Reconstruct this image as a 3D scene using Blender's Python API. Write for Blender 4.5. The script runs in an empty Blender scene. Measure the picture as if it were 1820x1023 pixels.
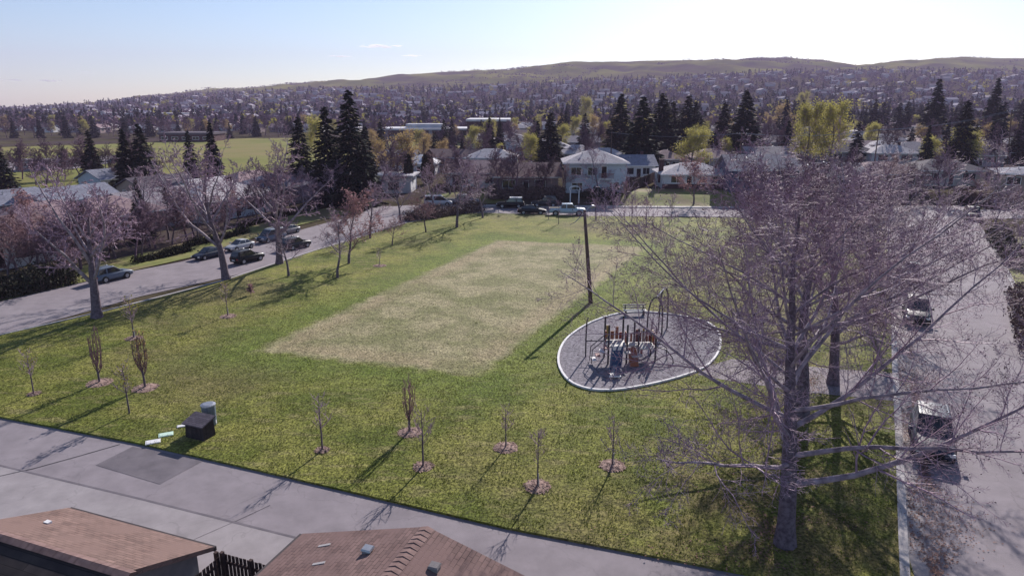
import bpy, bmesh, math, random
import numpy as np
from mathutils import Vector, Matrix
C = bpy.context.scene.collection
SC = bpy.context.scene
R = math.radians
# ------------------------------------------------------------------ camera
F, CX, CY, H, PIT = 1213.0, 910.0, 511.5, 17.0, R(15.1)
cam = bpy.data.cameras.new('camera'); cam.lens = 23.99; cam.sensor_width = 36
cam.clip_start = 0.1; cam.clip_end = 20000
co = bpy.data.objects.new('camera', cam); C.objects.link(co)
co.location = (0, 0, H); co.rotation_euler = (math.pi/2 - PIT, 0, 0); SC.camera = co
# ------------------------------------------------------------------ sky, sun, exposure
SUN_EL, SUN_AZ = R(28.5), R(20.5)          # azimuth to the right of +Y
SKY_STR, SUN_STR, EXPO = 0.092, 5.0, 0.5
w = bpy.data.worlds.new('World'); SC.world = w; w.use_nodes = True
nt = w.node_tree; nt.nodes.clear()
sky = nt.nodes.new('ShaderNodeTexSky'); sky.sky_type = 'NISHITA'; sky.sun_disc = False
sky.sun_elevation = SUN_EL; sky.sun_rotation = SUN_AZ
sky.air_density = 1.0; sky.dust_density = 0.9; sky.ozone_density = 2.5; sky.altitude = 1000
bg = nt.nodes.new('ShaderNodeBackground'); bg.inputs[1].default_value = SKY_STR
wo = nt.nodes.new('ShaderNodeOutputWorld')
tn = nt.nodes.new('ShaderNodeMix'); tn.data_type = 'RGBA'; tn.blend_type = 'MULTIPLY'; tn.inputs[0].default_value = 1; tn.inputs[7].default_value = (0.99, 1.0, 1.04, 1)
nt.links.new(sky.outputs[0], tn.inputs[6]); nt.links.new(tn.outputs[2], bg.inputs[0]); nt.links.new(bg.outputs[0], wo.inputs[0])
sl = bpy.data.lights.new('sun', 'SUN'); sl.energy = SUN_STR; sl.angle = R(0.5); sl.color = (1, 0.93, 0.88)
so = bpy.data.objects.new('sun', sl); C.objects.link(so)
sd = Vector((math.sin(SUN_AZ)*math.cos(SUN_EL), math.cos(SUN_AZ)*math.cos(SUN_EL), math.sin(SUN_EL)))
so.rotation_euler = sd.to_track_quat('Z', 'Y').to_euler(); so.location = (20, 60, 60)
vs = SC.view_settings
vs.view_transform = 'Standard'; vs.look = 'None'; vs.exposure = EXPO; vs.gamma = 1
SC.cycles.use_denoising = True
SC.cycles.max_bounces = 5; SC.cycles.diffuse_bounces = 2; SC.cycles.glossy_bounces = 2
SC.cycles.volume_bounces = 0; SC.cycles.transparent_max_bounces = 6
SC.render.use_persistent_data = False
rnd = random.Random(7); nrg = np.random.default_rng(7)

# ------------------------------------------------------------------ terrain
EF = [(-900,0),(0,1),(200,6),(350,13),(450,18),(600,24),(800,26),(900,31),(1000,36),(1100,40),(1200,44),(1300,49),(1400,54),(1500,56),(1600,55),(1700,57),(1820,54),(2700,45)]
EC = [(-900,0),(0,1),(200,7),(300,16),(350,22),(450,27),(520,34),(640,41),(740,51),(800,55),(900,58),(960,66),(1000,70),(1100,72),(1200,74),(1400,77),(1450,75),(1503,67),(1515,64),(1600,72),(1700,78),(1820,77),(2700,70)]
KC = math.cos(PIT)**2
def smn(a, b, x):
    t = np.clip((np.asarray(x, float)-a)/(b-a), 0, 1); return t*t*(3-2*t)
def wav(X, Y):
    return (np.sin(X/97+1.3*np.sin(Y/140))*np.sin(Y/83+X/310)+0.5*np.sin(X/41+Y/57)*np.sin(Y/39-X/90)+0.25*np.sin(X/19+2)*np.sin(Y/23))
def terr(X, Y):
    X = np.asarray(X, float); Y = np.asarray(Y, float)
    Yp = np.maximum(Y, 1)
    px = CX+F*(X/Yp)/math.cos(PIT)
    ef = np.interp(px, *zip(*EF)); ec = np.interp(px, *zip(*EC))
    berm = 1.6*smn(116.5, 124, Y)*smn(-22, -8, X)*(1-smn(400, 600, Y))
    zf = H+1600*ef*KC/F; zc = H+2400*ec*KC/F
    z = berm+smn(420, 1700, Y)*zf*np.clip(ef/8, 0, 1)
    z = z+smn(1550, 2400, Y)*(zc-zf)*np.clip(ec/8, 0, 1)
    z = z+smn(1600, 1900, Y)*(1-0.9*smn(2050, 2380, Y))*8*wav(X*1.6, Y*1.3)*np.clip(ec/30, 0, 1)
    z = z-smn(2400, 3300, Y)*zc*0.6
    return z
def T(x, y): return float(terr(x, y))
def at(px, py, z=None):
    """the ground point of the place seen at this point of the photograph"""
    x = (px-CX)/F; y = -(py-CY)/F
    dy = math.cos(PIT)+y*math.sin(PIT); dz = -math.sin(PIT)+y*math.cos(PIT)
    zz = 0.0 if z is None else z
    for _ in range(1 if z is not None else 14):
        t = (zz-H)/dz
        X, Y = x*t, dy*t
        if z is None: zz = 0.5*zz+0.5*T(X, Y)
    return Vector((X, Y, T(X, Y) if z is None else z))
def hgt(p, ptop):
    lo, hi = 0, 60
    for _ in range(40):
        m = (lo+hi)/2; dz = p[2]+m-H; Y = p[1]
        d = Y*math.cos(PIT)-dz*math.sin(PIT); u = Y*math.sin(PIT)+dz*math.cos(PIT)
        if CY-F*u/d > ptop: lo = m
        else: hi = m
    return lo

# ------------------------------------------------------------------ materials
M = {}
def mat(name, c1, c2=None, scale=3.0, rough=0.85, bump=0.0, bscale=None, spec=0.3, metal=0.0, c3=None, scale3=0.3, rand=0.0, kind=None, dims=None, coat=0.0, detail=5, sub=0.0, coord='Object', trans=0.0):
    m = bpy.data.materials.new(name); m.use_nodes = True; n = m.node_tree.nodes; l = m.node_tree.links
    b = n['Principled BSDF']; b.inputs['Roughness'].default_value = rough
    b.inputs['Specular IOR Level'].default_value = spec; b.inputs['Metallic'].default_value = metal
    if coat: b.inputs['Coat Weight'].default_value = coat; b.inputs['Coat Roughness'].default_value = 0.05
    c2 = c2 or tuple(min(1, v*1.25) for v in c1)
    tc = n.new('ShaderNodeTexCoord'); vec = tc.outputs['UV' if kind else coord]
    nz = n.new('ShaderNodeTexNoise'); nz.inputs['Scale'].default_value = scale; nz.inputs['Detail'].default_value = detail
    l.new(tc.outputs[coord], nz.inputs['Vector'])
    rp = n.new('ShaderNodeMapRange'); rp.inputs[1].default_value = 0.33; rp.inputs[2].default_value = 0.67
    l.new(nz.outputs['Fac'], rp.inputs[0])
    mx = n.new('ShaderNodeMix'); mx.data_type = 'RGBA'
    mx.inputs[6].default_value = (*c1, 1); mx.inputs[7].default_value = (*c2, 1); l.new(rp.outputs[0], mx.inputs[0])
    col = mx.outputs[2]; hb = nz.outputs['Fac']
    if kind in ('shingle', 'siding', 'brick', 'board'):
        br = n.new('ShaderNodeTexBrick'); bw, bh = dims
        br.inputs['Scale'].default_value = 1; br.inputs['Brick Width'].default_value = bw; br.inputs['Row Height'].default_value = bh
        br.inputs['Mortar Size'].default_value = 0.012 if kind != 'board' else 0.01; br.inputs['Mortar Smooth'].default_value = 0.3
        br.inputs['Bias'].default_value = 0.0
        br.inputs['Color1'].default_value = (0.76, 0.75, 0.75, 1); br.inputs['Color2'].default_value = (1.14, 1.12, 1.10, 1)
        if kind == 'siding': br.inputs['Color1'].default_value = br.inputs['Color2'].default_value = (1, 1, 1, 1)
        br.inputs['Mortar'].default_value = (0.42, 0.42, 0.42, 1)
        l.new(vec, br.inputs['Vector'])
        ml = n.new('ShaderNodeMix'); ml.data_type = 'RGBA'; ml.blend_type = 'MULTIPLY'; ml.inputs[0].default_value = 1
        l.new(col, ml.inputs[6]); l.new(br.outputs['Color'], ml.inputs[7]); col = ml.outputs[2]
        inv = n.new('ShaderNodeMath'); inv.operation = 'SUBTRACT'; inv.inputs[0].default_value = 1; l.new(br.outputs['Fac'], inv.inputs[1]); hb = inv.outputs[0]
    if c3:
        n3 = n.new('ShaderNodeTexNoise'); n3.inputs['Scale'].default_value = scale3; n3.inputs['Detail'].default_value = 4
        l.new(tc.outputs[coord], n3.inputs['Vector'])
        r3 = n.new('ShaderNodeMapRange'); r3.inputs[1].default_value = 0.45; r3.inputs[2].default_value = 0.62; l.new(n3.outputs['Fac'], r3.inputs[0])
        m3 = n.new('ShaderNodeMix'); m3.data_type = 'RGBA'; m3.inputs[7].default_value = (*c3, 1)
        l.new(r3.outputs[0], m3.inputs[0]); l.new(col, m3.inputs[6]); col = m3.outputs[2]
    if kind is None and name in ('asphalt', 'alley', 'apron', 'patch'):
        wn = n.new('ShaderNodeTexNoise'); wn.inputs['Scale'].default_value = 0.7; wn.inputs['Detail'].default_value = 6; l.new(tc.outputs[coord], wn.inputs['Vector'])
        va = n.new('ShaderNodeVectorMath'); va.operation = 'MULTIPLY_ADD'; va.inputs[1].default_value = (2.6, 2.6, 0); l.new(wn.outputs['Color'], va.inputs[0]); l.new(tc.outputs[coord], va.inputs[2])
        vo = n.new('ShaderNodeTexVoronoi'); vo.feature = 'DISTANCE_TO_EDGE'; vo.inputs['Scale'].default_value = 0.26; l.new(va.outputs[0], vo.inputs['Vector'])
        cr = n.new('ShaderNodeMapRange'); cr.inputs[1].default_value = 0.002; cr.inputs[2].default_value = 0.009; cr.inputs[3].default_value = 0.84; cr.inputs[4].default_value = 1; l.new(vo.outputs['Distance'], cr.inputs[0])
        st_ = n.new('ShaderNodeTexNoise'); st_.inputs['Scale'].default_value = 0.9; st_.inputs['Detail'].default_value = 9; st_.inputs['Roughness'].default_value = .65; l.new(tc.outputs[coord], st_.inputs['Vector'])
        sr = n.new('ShaderNodeMapRange'); sr.inputs[1].default_value = 0.3; sr.inputs[2].default_value = 0.7; sr.inputs[3].default_value = 0.84; sr.inputs[4].default_value = 1.12; l.new(st_.outputs['Fac'], sr.inputs[0])
        mm = n.new('ShaderNodeMath'); mm.operation = 'MULTIPLY'; l.new(cr.outputs[0], mm.inputs[0]); l.new(sr.outputs[0], mm.inputs[1])
        hq = n.new('ShaderNodeHueSaturation'); l.new(mm.outputs[0], hq.inputs['Value']); l.new(col, hq.inputs['Color']); col = hq.outputs[0]
    if rand:
        oi = n.new('ShaderNodeObjectInfo'); hs = n.new('ShaderNodeHueSaturation')
        r4 = n.new('ShaderNodeMapRange'); r4.inputs[3].default_value = 1-rand; r4.inputs[4].default_value = 1+rand
        l.new(oi.outputs['Random'], r4.inputs[0]); l.new(r4.outputs[0], hs.inputs['Value']); l.new(col, hs.inputs['Color']); col = hs.outputs[0]
    l.new(col, b.inputs['Base Color'])
    if trans:
        tr = n.new('ShaderNodeBsdfTranslucent'); l.new(col, tr.inputs[0]); mh_ = n.new('ShaderNodeMixShader'); mh_.inputs[0].default_value = trans
        l.new(b.outputs[0], mh_.inputs[1]); l.new(tr.outputs[0], mh_.inputs[2]); l.new(mh_.outputs[0], n['Material Output'].inputs['Surface'])
    if bump:
        if bscale:
            nb = n.new('ShaderNodeTexNoise'); nb.inputs['Scale'].default_value = bscale; nb.inputs['Detail'].default_value = 3
            l.new(tc.outputs[coord], nb.inputs['Vector']); hb = nb.outputs['Fac']
        bp = n.new('ShaderNodeBump'); bp.inputs['Strength'].default_value = bump; bp.inputs['Distance'].default_value = 0.05
        l.new(hb, bp.inputs['Height']); l.new(bp.outputs[0], b.inputs['Normal'])
    M[name] = m; return m
mat('bark', (0.085, 0.06, 0.075), (0.19, 0.145, 0.172), 6, 0.9, 0.8, 14)
mat('limb', (0.15, 0.113, 0.14), (0.39, 0.315, 0.362), 3, 0.7, 0.3, 20)  # limbs paler than the bark, their sunlit look put into the colour
mat('twig', (0.22, 0.135, 0.19), (0.40, 0.27, 0.345), 2, 0.6, rand=0.2)
mat('twig_red', (0.17, 0.085, 0.095), (0.30, 0.17, 0.18), 2, 0.7, rand=0.2)
mat('twig_far', (0.11, 0.065, 0.09), (0.20, 0.13, 0.165), 1, 0.8, rand=0.3, spec=0.05)
mat('bud', (0.09, 0.045, 0.055), (0.15, 0.08, 0.085), 5, 0.6)
mat('conifer', (0.011, 0.016, 0.011), (0.030, 0.038, 0.024), 1.2, 0.8, rand=0.3, spec=0.1)
mat('conifer_far', (0.015, 0.017, 0.018), (0.034, 0.038, 0.034), 0.2, 0.85, spec=0.1)
mat('cedar_leaf', (0.022, 0.026, 0.014), (0.05, 0.045, 0.022), 1.5, 0.85, rand=0.2, spec=0.1)
mat('bud_leaf', (0.26, 0.24, 0.06), (0.46, 0.41, 0.125), 1.0, 0.7, rand=0.15, trans=0.55)
mat('orange_leaf', (0.26, 0.18, 0.075), (0.44, 0.32, 0.14), 1.0, 0.7, rand=0.1, trans=0.5)
mat('red_leaf', (0.23, 0.125, 0.135), (0.36, 0.21, 0.215), 1.0, 0.7, trans=0.4)
mat('far_yellow', (0.20, 0.185, 0.04), (0.30, 0.26, 0.065), 0.2, 0.8, trans=0.5)
mat('hedge_leaf', (0.02, 0.022, 0.012), (0.05, 0.045, 0.022), 2, 0.8)
mat('hedge_brown', (0.10, 0.06, 0.06), (0.18, 0.12, 0.10), 2, 0.8)
mat('asphalt', (0.215, 0.185, 0.20), (0.275, 0.24, 0.255), 0.35, 0.9, 0.25, 40, c3=(0.24, 0.205, 0.225), scale3=0.08)
mat('alley', (0.21, 0.183, 0.198), (0.265, 0.232, 0.248), 0.5, 0.9, 0.25, 40, c3=(0.24, 0.21, 0.225), scale3=0.12)
mat('patch', (0.125, 0.11, 0.125), (0.165, 0.145, 0.16), 1.1, 0.9, 0.3, 40)
mat('apron', (0.265, 0.236, 0.243), (0.32, 0.288, 0.293), 0.6, 0.9, 0.2, 40)
mat('tar', (0.05, 0.045, 0.05), (0.09, 0.08, 0.09), 4, 0.8)
mat('concrete', (0.36, 0.33, 0.33), (0.45, 0.42, 0.41), 1.2, 0.9, 0.2, 30)
mat('kerb_white', (0.62, 0.60, 0.60), (0.75, 0.73, 0.72), 2, 0.8, 0.1)
mat('pea_gravel', (0.10, 0.092, 0.108), (0.28, 0.255, 0.285), 5.5, 0.95, 1.0, 12, detail=8)
mat('litter', (0.16, 0.075, 0.06), (0.30, 0.17, 0.13), 5, 0.9)
mat('chips', (0.20, 0.12, 0.10), (0.40, 0.28, 0.235), 9, 0.9, 0.5, 20)
mat('soil', (0.07, 0.045, 0.04), (0.13, 0.09, 0.07), 5, 0.95)
mat('shingle_brown', (0.155, 0.098, 0.085), (0.22, 0.145, 0.125), 1.2, 0.9, 0.5, kind='shingle', dims=(0.36, 0.165), c3=(0.175, 0.112, 0.097), scale3=0.6)
mat('shake_shaded', (0.035, 0.026, 0.026), (0.06, 0.045, 0.042), 1.5, 0.9, 0.6, kind='shingle', dims=(9.0, 0.25))
mat('shingle_dark', (0.16, 0.098, 0.09), (0.225, 0.145, 0.132), 1.2, 0.9, 0.5, kind='shingle', dims=(0.36, 0.165), c3=(0.19, 0.118, 0.108), scale3=0.6)
mat('ridge_cap', (0.15, 0.092, 0.085), (0.24, 0.155, 0.14), 2.5, 0.9, 0.3)
mat('stucco_grey', (0.20, 0.18, 0.18), (0.25, 0.225, 0.22), 3, 0.95, 0.4, 50)
mat('fascia', (0.045, 0.035, 0.035), (0.07, 0.055, 0.055), 3, 0.6)
mat('fence_brown', (0.05, 0.03, 0.028), (0.09, 0.055, 0.05), 2.5, 0.85, 0.4, kind='board', dims=(0.14, 8.0))
mat('white_paint', (0.66, 0.65, 0.66), (0.78, 0.77, 0.77), 2, 0.6)
mat('grey_metal', (0.30, 0.31, 0.34), (0.40, 0.41, 0.44), 3, 0.4, metal=0.6)
mat('dark_metal', (0.03, 0.028, 0.032), (0.05, 0.045, 0.05), 4, 0.5, metal=0.4)
mat('bin_blue', (0.12, 0.15, 0.19), (0.19, 0.22, 0.26), 5, 0.5)
mat('box_brown', (0.030, 0.022, 0.026), (0.055, 0.042, 0.046), 4, 0.85, 0.4, kind='board', dims=(0.12, 6.0))
mat('mint', (0.50, 0.66, 0.55), (0.58, 0.74, 0.63), 3, 0.6)
mat('wood_pole', (0.085, 0.05, 0.042), (0.15, 0.095, 0.08), 4, 0.9, 0.5, 20)
mat('play_orange', (0.29, 0.095, 0.05), (0.36, 0.13, 0.07), 2, 0.5)
mat('play_red', (0.22, 0.035, 0.03), (0.28, 0.05, 0.04), 2, 0.45)
mat('play_yellow', (0.38, 0.23, 0.06), (0.45, 0.28, 0.085), 2, 0.5)
mat('play_post', (0.03, 0.028, 0.035), (0.05, 0.045, 0.055), 3, 0.4)
mat('play_deck', (0.42, 0.40, 0.38), (0.52, 0.50, 0.47), 5, 0.6)
mat('slide_blue', (0.045, 0.07, 0.13), (0.07, 0.105, 0.18), 1, 0.25)
mat('glass', (0.02, 0.022, 0.028), (0.03, 0.034, 0.04), 0.5, 0.05, spec=0.8)
mat('rubber', (0.012, 0.012, 0.013), (0.022, 0.022, 0.023), 5, 0.85)
mat('lamp_red', (0.30, 0.012, 0.012), (0.35, 0.02, 0.02), 3, 0.25)
mat('lamp_white', (0.7, 0.7, 0.7), (0.8, 0.8, 0.8), 3, 0.15)
for nm, c in dict(navy=(0.018, 0.026, 0.05), silver=(0.42, 0.43, 0.45), black=(0.008, 0.008, 0.01), bluegrey=(0.10, 0.13, 0.18), charcoal=(0.03, 0.03, 0.035), white=(0.62, 0.66, 0.70), grey=(0.20, 0.19, 0.20), paleblue=(0.38, 0.47, 0.55)).items():
    mat('paint_'+nm, c, tuple(v*1.06 for v in c), 1, 0.45, spec=0.3, coat=0.1, metal=0.0)
for nm, c in dict(white=(0.60, 0.60, 0.62), cream=(0.50, 0.46, 0.42), paleblue=(0.45, 0.49, 0.55), blue=(0.075, 0.085, 0.15), tan=(0.30, 0.24, 0.20), grey=(0.28, 0.26, 0.29), green=(0.16, 0.20, 0.17), rose=(0.26, 0.19, 0.19)).items():
    mat('siding_'+nm, c, tuple(v*1.1 for v in c), 1.5, 0.8, 0.3, kind='siding', dims=(60, 0.22))
mat('brick_dark', (0.075, 0.035, 0.04), (0.12, 0.06, 0.06), 3, 0.9, 0.3, kind='brick', dims=(0.25, 0.08))
for nm, c in dict(grey=(0.27, 0.245, 0.27), pale=(0.44, 0.41, 0.43), brown=(0.17, 0.115, 0.12), dark=(0.11, 0.095, 0.115), rose=(0.28, 0.20, 0.21), blue=(0.22, 0.225, 0.275)).items():
    mat('roof_'+nm, c, tuple(v*1.22 for v in c), 0.8, 0.9, 0.25, spec=0.12, kind='shingle', dims=(0.34, 0.15))
mat('membrane', (0.42, 0.41, 0.44), (0.58, 0.57, 0.60), 0.3, 0.8)
mat('railing_rust', (0.20, 0.08, 0.06), (0.26, 0.11, 0.08), 2, 0.7)
mat('far_wall', (0.13, 0.12, 0.14), (0.52, 0.50, 0.53), 0.05, 0.9, spec=0.0)
mat('far_roof', (0.09, 0.07, 0.09), (0.40, 0.36, 0.41), 0.04, 0.9, spec=0.05)

# lawn: green turf with a drier rectangular sports pitch
def lawn_mat():
    m = bpy.data.materials.new('lawn'); m.use_nodes = True; n = m.node_tree.nodes; l = m.node_tree.links
    b = n['Principled BSDF']; b.inputs['Roughness'].default_value = 0.9; b.inputs['Specular IOR Level'].default_value = 0.15
    tc = n.new('ShaderNodeTexCoord'); P = tc.outputs['Object']
    def noise(s, d=4, stretch=None):
        z = n.new('ShaderNodeTexNoise'); z.inputs['Scale'].default_value = s; z.inputs['Detail'].default_value = d
        if stretch:
            mp = n.new('ShaderNodeMapping'); mp.inputs['Rotation'].default_value = (0, 0, R(27)); mp.inputs['Scale'].default_value = stretch
            l.new(P, mp.inputs[0]); l.new(mp.outputs[0], z.inputs['Vector'])
        else: l.new(P, z.inputs['Vector'])
        return z.outputs['Fac']
    def rng(v, a, b_, c=0, d=1):
        r = n.new('ShaderNodeMapRange'); r.interpolation_type = 'SMOOTHSTEP'
        for i, x in enumerate((a, b_, c, d)): r.inputs[i+1].default_value = x
        l.new(v, r.inputs[0]); return r.outputs[0]
    def math_(op, a, b_):
        q = n.new('ShaderNodeMath'); q.operation = op
        for i, x in enumerate((a, b_)):
            if isinstance(x, (int, float)): q.inputs[i].default_value = x
            else: l.new(x, q.inputs[i])
        return q.outputs[0]
    def mix(f, a, b_):
        q = n.new('ShaderNodeMix'); q.data_type = 'RGBA'
        if isinstance(f, (int, float)): q.inputs[0].default_value = f
        else: l.new(f, q.inputs[0])
        for i, x in ((6, a), (7, b_)):
            if isinstance(x, tuple): q.inputs[i].default_value = (*x, 1)
            else: l.new(x, q.inputs[i])
        return q.outputs[2]
    q = [at(455, 625), at(850, 670), at(1148, 440), at(885, 428)]
    d = None
    for i in range(4):
        a, c = q[i], q[(i+1) % 4]
        e = (c-a); nn = Vector((-e.y, e.x, 0)).normalized()
        vm = n.new('ShaderNodeVectorMath'); vm.operation = 'DOT_PRODUCT'; vm.inputs[1].default_value = nn; l.new(P, vm.inputs[0])
        s = math_('SUBTRACT', vm.outputs['Value'], nn.dot(a))
        d = s if d is None else math_('MINIMUM', d, s)
    dn = math_('ADD', d, math_('MULTIPLY', math_('SUBTRACT', noise(0.7, 8), 0.5), 2.0))
    inside = rng(dn, -0.6, 0.5)
    edge = math_('MULTIPLY', rng(dn, -6.5, -0.8), math_('SUBTRACT', 1, inside))
    rim = math_('MULTIPLY', rng(dn, 0.2, 0.9), rng(dn, 3.2, 1.2))
    g = mix(rng(noise(0.22, 5), 0.35, 0.65), (0.098, 0.120, 0.018), (0.200, 0.196, 0.044))
    g = mix(rng(noise(0.55, 6, (1, 3, 1)), 0.5, 0.68, 0, 0.75), g, (0.215, 0.19, 0.075))
    g = mix(rng(noise(0.06, 5), 0.5, 0.66, 0, 0.7), g, (0.150, 0.122, 0.052))
    g = mix(math_('MULTIPLY', edge, 0.6), g, (0.120, 0.168, 0.024))
    gp = n.new('ShaderNodeNewGeometry'); vd = n.new('ShaderNodeVectorMath'); vd.operation = 'DISTANCE'; vd.inputs[1].default_value = (11.5, 25.0, .1); l.new(P, vd.inputs[0])
    worn = math_('MULTIPLY', rng(vd.outputs['Value'], 10.5, 2.0), rng(noise(0.55, 7), 0.36, 0.60))
    g = mix(math_('MULTIPLY', worn, 0.8), g, (0.135, 0.100, 0.045))
    dry = mix(rng(noise(0.3, 5), 0.36, 0.64), (0.185, 0.178, 0.080), (0.300, 0.262, 0.148))
    dry = mix(math_('MULTIPLY', rim, 0.6), dry, (0.30, 0.235, 0.14))
    dry = mix(rng(noise(0.16, 7), 0.5, 0.68, 0, 0.5), dry, (0.145, 0.155, 0.052))
    c = mix(inside, g, dry)
    fine = rng(noise(8.0, 9), 0.3, 0.7, 0.45, 1.5)
    fine2 = rng(noise(1.8, 8), 0.3, 0.7, 0.80, 1.18)
    mul = math_('MULTIPLY', fine, fine2)
    hs = n.new('ShaderNodeHueSaturation'); l.new(mul, hs.inputs['Value']); l.new(c, hs.inputs['Color'])
    l.new(hs.outputs[0], b.inputs['Base Color'])
    bp = n.new('ShaderNodeBump'); bp.inputs['Strength'].default_value = 0.55; bp.inputs['Distance'].default_value = 0.12
    l.new(noise(3.5, 8), bp.inputs['Height']); l.new(bp.outputs[0], b.inputs['Normal'])
    M['lawn'] = m
lawn_mat()
mat('yard_grass', (0.13, 0.15, 0.03), (0.22, 0.215, 0.06), 0.6, 0.9, 0.5, 4, c3=(0.17, 0.13, 0.06), scale3=0.25)
mat('field_grass', (0.16, 0.165, 0.045), (0.22, 0.215, 0.065), 0.05, 0.9, spec=0.05, c3=(0.23, 0.19, 0.08), scale3=0.025)
mat('terrain', (0.055, 0.048, 0.030), (0.105, 0.088, 0.057), 0.09, 0.95, spec=0.0, c3=(0.08, 0.062, 0.06), scale3=0.03, detail=8)
mat('hill_grass', (0.135, 0.142, 0.028), (0.225, 0.205, 0.055), 0.006, 0.95, spec=0.0, c3=(0.085, 0.068, 0.042), scale3=0.007, detail=8)

# ------------------------------------------------------------------ mesh helpers
def set_props(o, label=None, cat=None, group=None, kind=None):
    if label: o['label'] = label
    if cat: o['category'] = cat
    if group: o['group'] = group
    if kind: o['kind'] = kind
    return o
def link(name, me, parent=None, loc=None):
    o = bpy.data.objects.new(name, me); C.objects.link(o)
    if parent: o.parent = parent
    if loc is not None: o.location = loc
    return o
def empty(name, loc, rz=0, **k):
    o = bpy.data.objects.new(name, None); C.objects.link(o); o.location = loc; o.rotation_euler = (0, 0, rz); o.empty_display_size = 0.3
    return set_props(o, **k)
def np_mesh(name, V, loops, starts, mats, smooth=False, midx=None):
    me = bpy.data.meshes.new(name)
    V = np.asarray(V, np.float32); loops = np.asarray(loops, np.int32); starts = np.asarray(starts, np.int32)
    me.vertices.add(len(V)); me.vertices.foreach_set('co', V.ravel())
    me.loops.add(len(loops)); me.loops.foreach_set('vertex_index', loops)
    me.polygons.add(len(starts)); me.polygons.foreach_set('loop_start', starts)
    for m in mats: me.materials.append(m)
    if midx is not None: me.polygons.foreach_set('material_index', np.asarray(midx, np.int32))
    me.update(calc_edges=True); me.validate()
    if smooth: me.polygons.foreach_set('use_smooth', np.ones(len(me.polygons), bool))
    return me
def join_mesh(a, b):
    out = []
    for me in (a, b):
        v = np.empty(len(me.vertices)*3, np.float32); me.vertices.foreach_get('co', v); l = np.empty(len(me.loops), np.int32); me.loops.foreach_get('vertex_index', l)
        st = np.empty(len(me.polygons), np.int32); me.polygons.foreach_get('loop_start', st); out.append((v.reshape(-1, 3), l, st))
    (v0, l0, s0), (v1, l1, s1) = out
    return np_mesh(a.name, np.concatenate([v0, v1]), np.concatenate([l0, l1+len(v0)]), np.concatenate([s0, s1+len(l0)]), [a.materials[0], b.materials[0]], False, np.concatenate([np.zeros(len(s0), int), np.ones(len(s1), int)]))
class MB:
    def __init__(s): s.v = []; s.f = []
    def face(s, pts):
        b = len(s.v); s.v += [tuple(p) for p in pts]; s.f.append(tuple(range(b, b+len(pts))))
    def mesh(s, vs, fs):
        b = len(s.v); s.v += [tuple(p) for p in vs]; s.f += [tuple(i+b for i in f) for f in fs]
    def box(s, x0, x1, y0, y1, z0, z1, rz=0, o=(0, 0, 0)):
        p = [(x, y, z) for z in (z0, z1) for x, y in ((x0, y0), (x1, y0), (x1, y1), (x0, y1))]
        if rz or o != (0, 0, 0):
            c_, s_ = math.cos(rz), math.sin(rz); p = [(x*c_-y*s_+o[0], x*s_+y*c_+o[1], z+o[2]) for x, y, z in p]
        s.mesh(p, [(3, 2, 1, 0), (4, 5, 6, 7), (0, 1, 5, 4), (1, 2, 6, 5), (2, 3, 7, 6), (3, 0, 4, 7)])
    def tube(s, pts, r, k=6, cap=True):
        pts = [Vector(p) for p in pts]; rs = r if isinstance(r, (list, tuple)) else [r]*len(pts)
        b = len(s.v); n = len(pts)
        for i, p in enumerate(pts):
            t = (pts[min(i+1, n-1)]-pts[max(i-1, 0)]).normalized()
            a = Vector((1, 0, 0)) if abs(t.x) < 0.8 else Vector((0, 1, 0))
            u = t.cross(a).normalized(); w_ = t.cross(u)
            for j in range(k):
                q = p+(u*math.cos(2*math.pi*j/k)+w_*math.sin(2*math.pi*j/k))*rs[i]; s.v.append(tuple(q))
        for i in range(n-1):
            for j in range(k):
                s.f.append((b+i*k+j, b+i*k+(j+1) % k, b+(i+1)*k+(j+1) % k, b+(i+1)*k+j))
        if cap: s.f.append(tuple(b+j for j in range(k-1, -1, -1))); s.f.append(tuple(b+(n-1)*k+j for j in range(k)))
    def prism(s, poly, z0, z1):
        n = len(poly); b = len(s.v)
        s.v += [(p[0], p[1], z0) for p in poly]+[(p[0], p[1], z1) for p in poly]
        s.f.append(tuple(b+i for i in range(n-1, -1, -1))); s.f.append(tuple(b+n+i for i in range(n)))
        for i in range(n): j = (i+1) % n; s.f.append((b+i, b+j, b+n+j, b+n+i))
    def build(s, name, m, parent=None, smooth=False, uv=True, loc=None, fix=True):
        me = bpy.data.meshes.new(name); me.from_pydata(s.v, [], s.f); me.materials.append(M[m] if isinstance(m, str) else m)
        if fix:
            bm = bmesh.new(); bm.from_mesh(me); bmesh.ops.recalc_face_normals(bm, faces=bm.faces); bm.to_mesh(me); bm.free()
        if uv: plane_uv(me)
        if smooth: me.polygons.foreach_set('use_smooth', np.ones(len(me.polygons), bool))
        return link(name, me, parent, loc)
def plane_uv(me):
    ul = me.uv_layers.new(name='uv'); 
    for p in me.polygons:
        n = p.normal
        if abs(n.z) > 0.995: u = Vector((1, 0, 0)); v = Vector((0, 1, 0))
        else: u = Vector((0, 0, 1)).cross(n).normalized(); v = n.cross(u)
        for li in p.loop_indices:
            c = me.vertices[me.loops[li].vertex_index].co; ul.data[li].uv = (c.dot(u), c.dot(v))
def sheet(name, poly, z, m, label, kind='structure', depth=0.0, cat=None):
    from mathutils.geometry import tessellate_polygon
    pts = [Vector((p[0], p[1], z)) for p in poly]
    tri = tessellate_polygon([pts]); v = list(pts); f = [tuple(t) for t in tri]
    if depth:
        n = len(pts); v = v+[Vector((p.x, p.y, z-depth)) for p in pts]
        f += [(i, (i+1) % n, n+(i+1) % n, n+i) for i in range(n)]
    b = MB(); b.mesh(v, f); o = b.build(name, m)
    me = o.data
    if me.polygons[0].normal.z < 0: me.flip_normals()
    return set_props(o, label, cat, None, kind)
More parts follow.
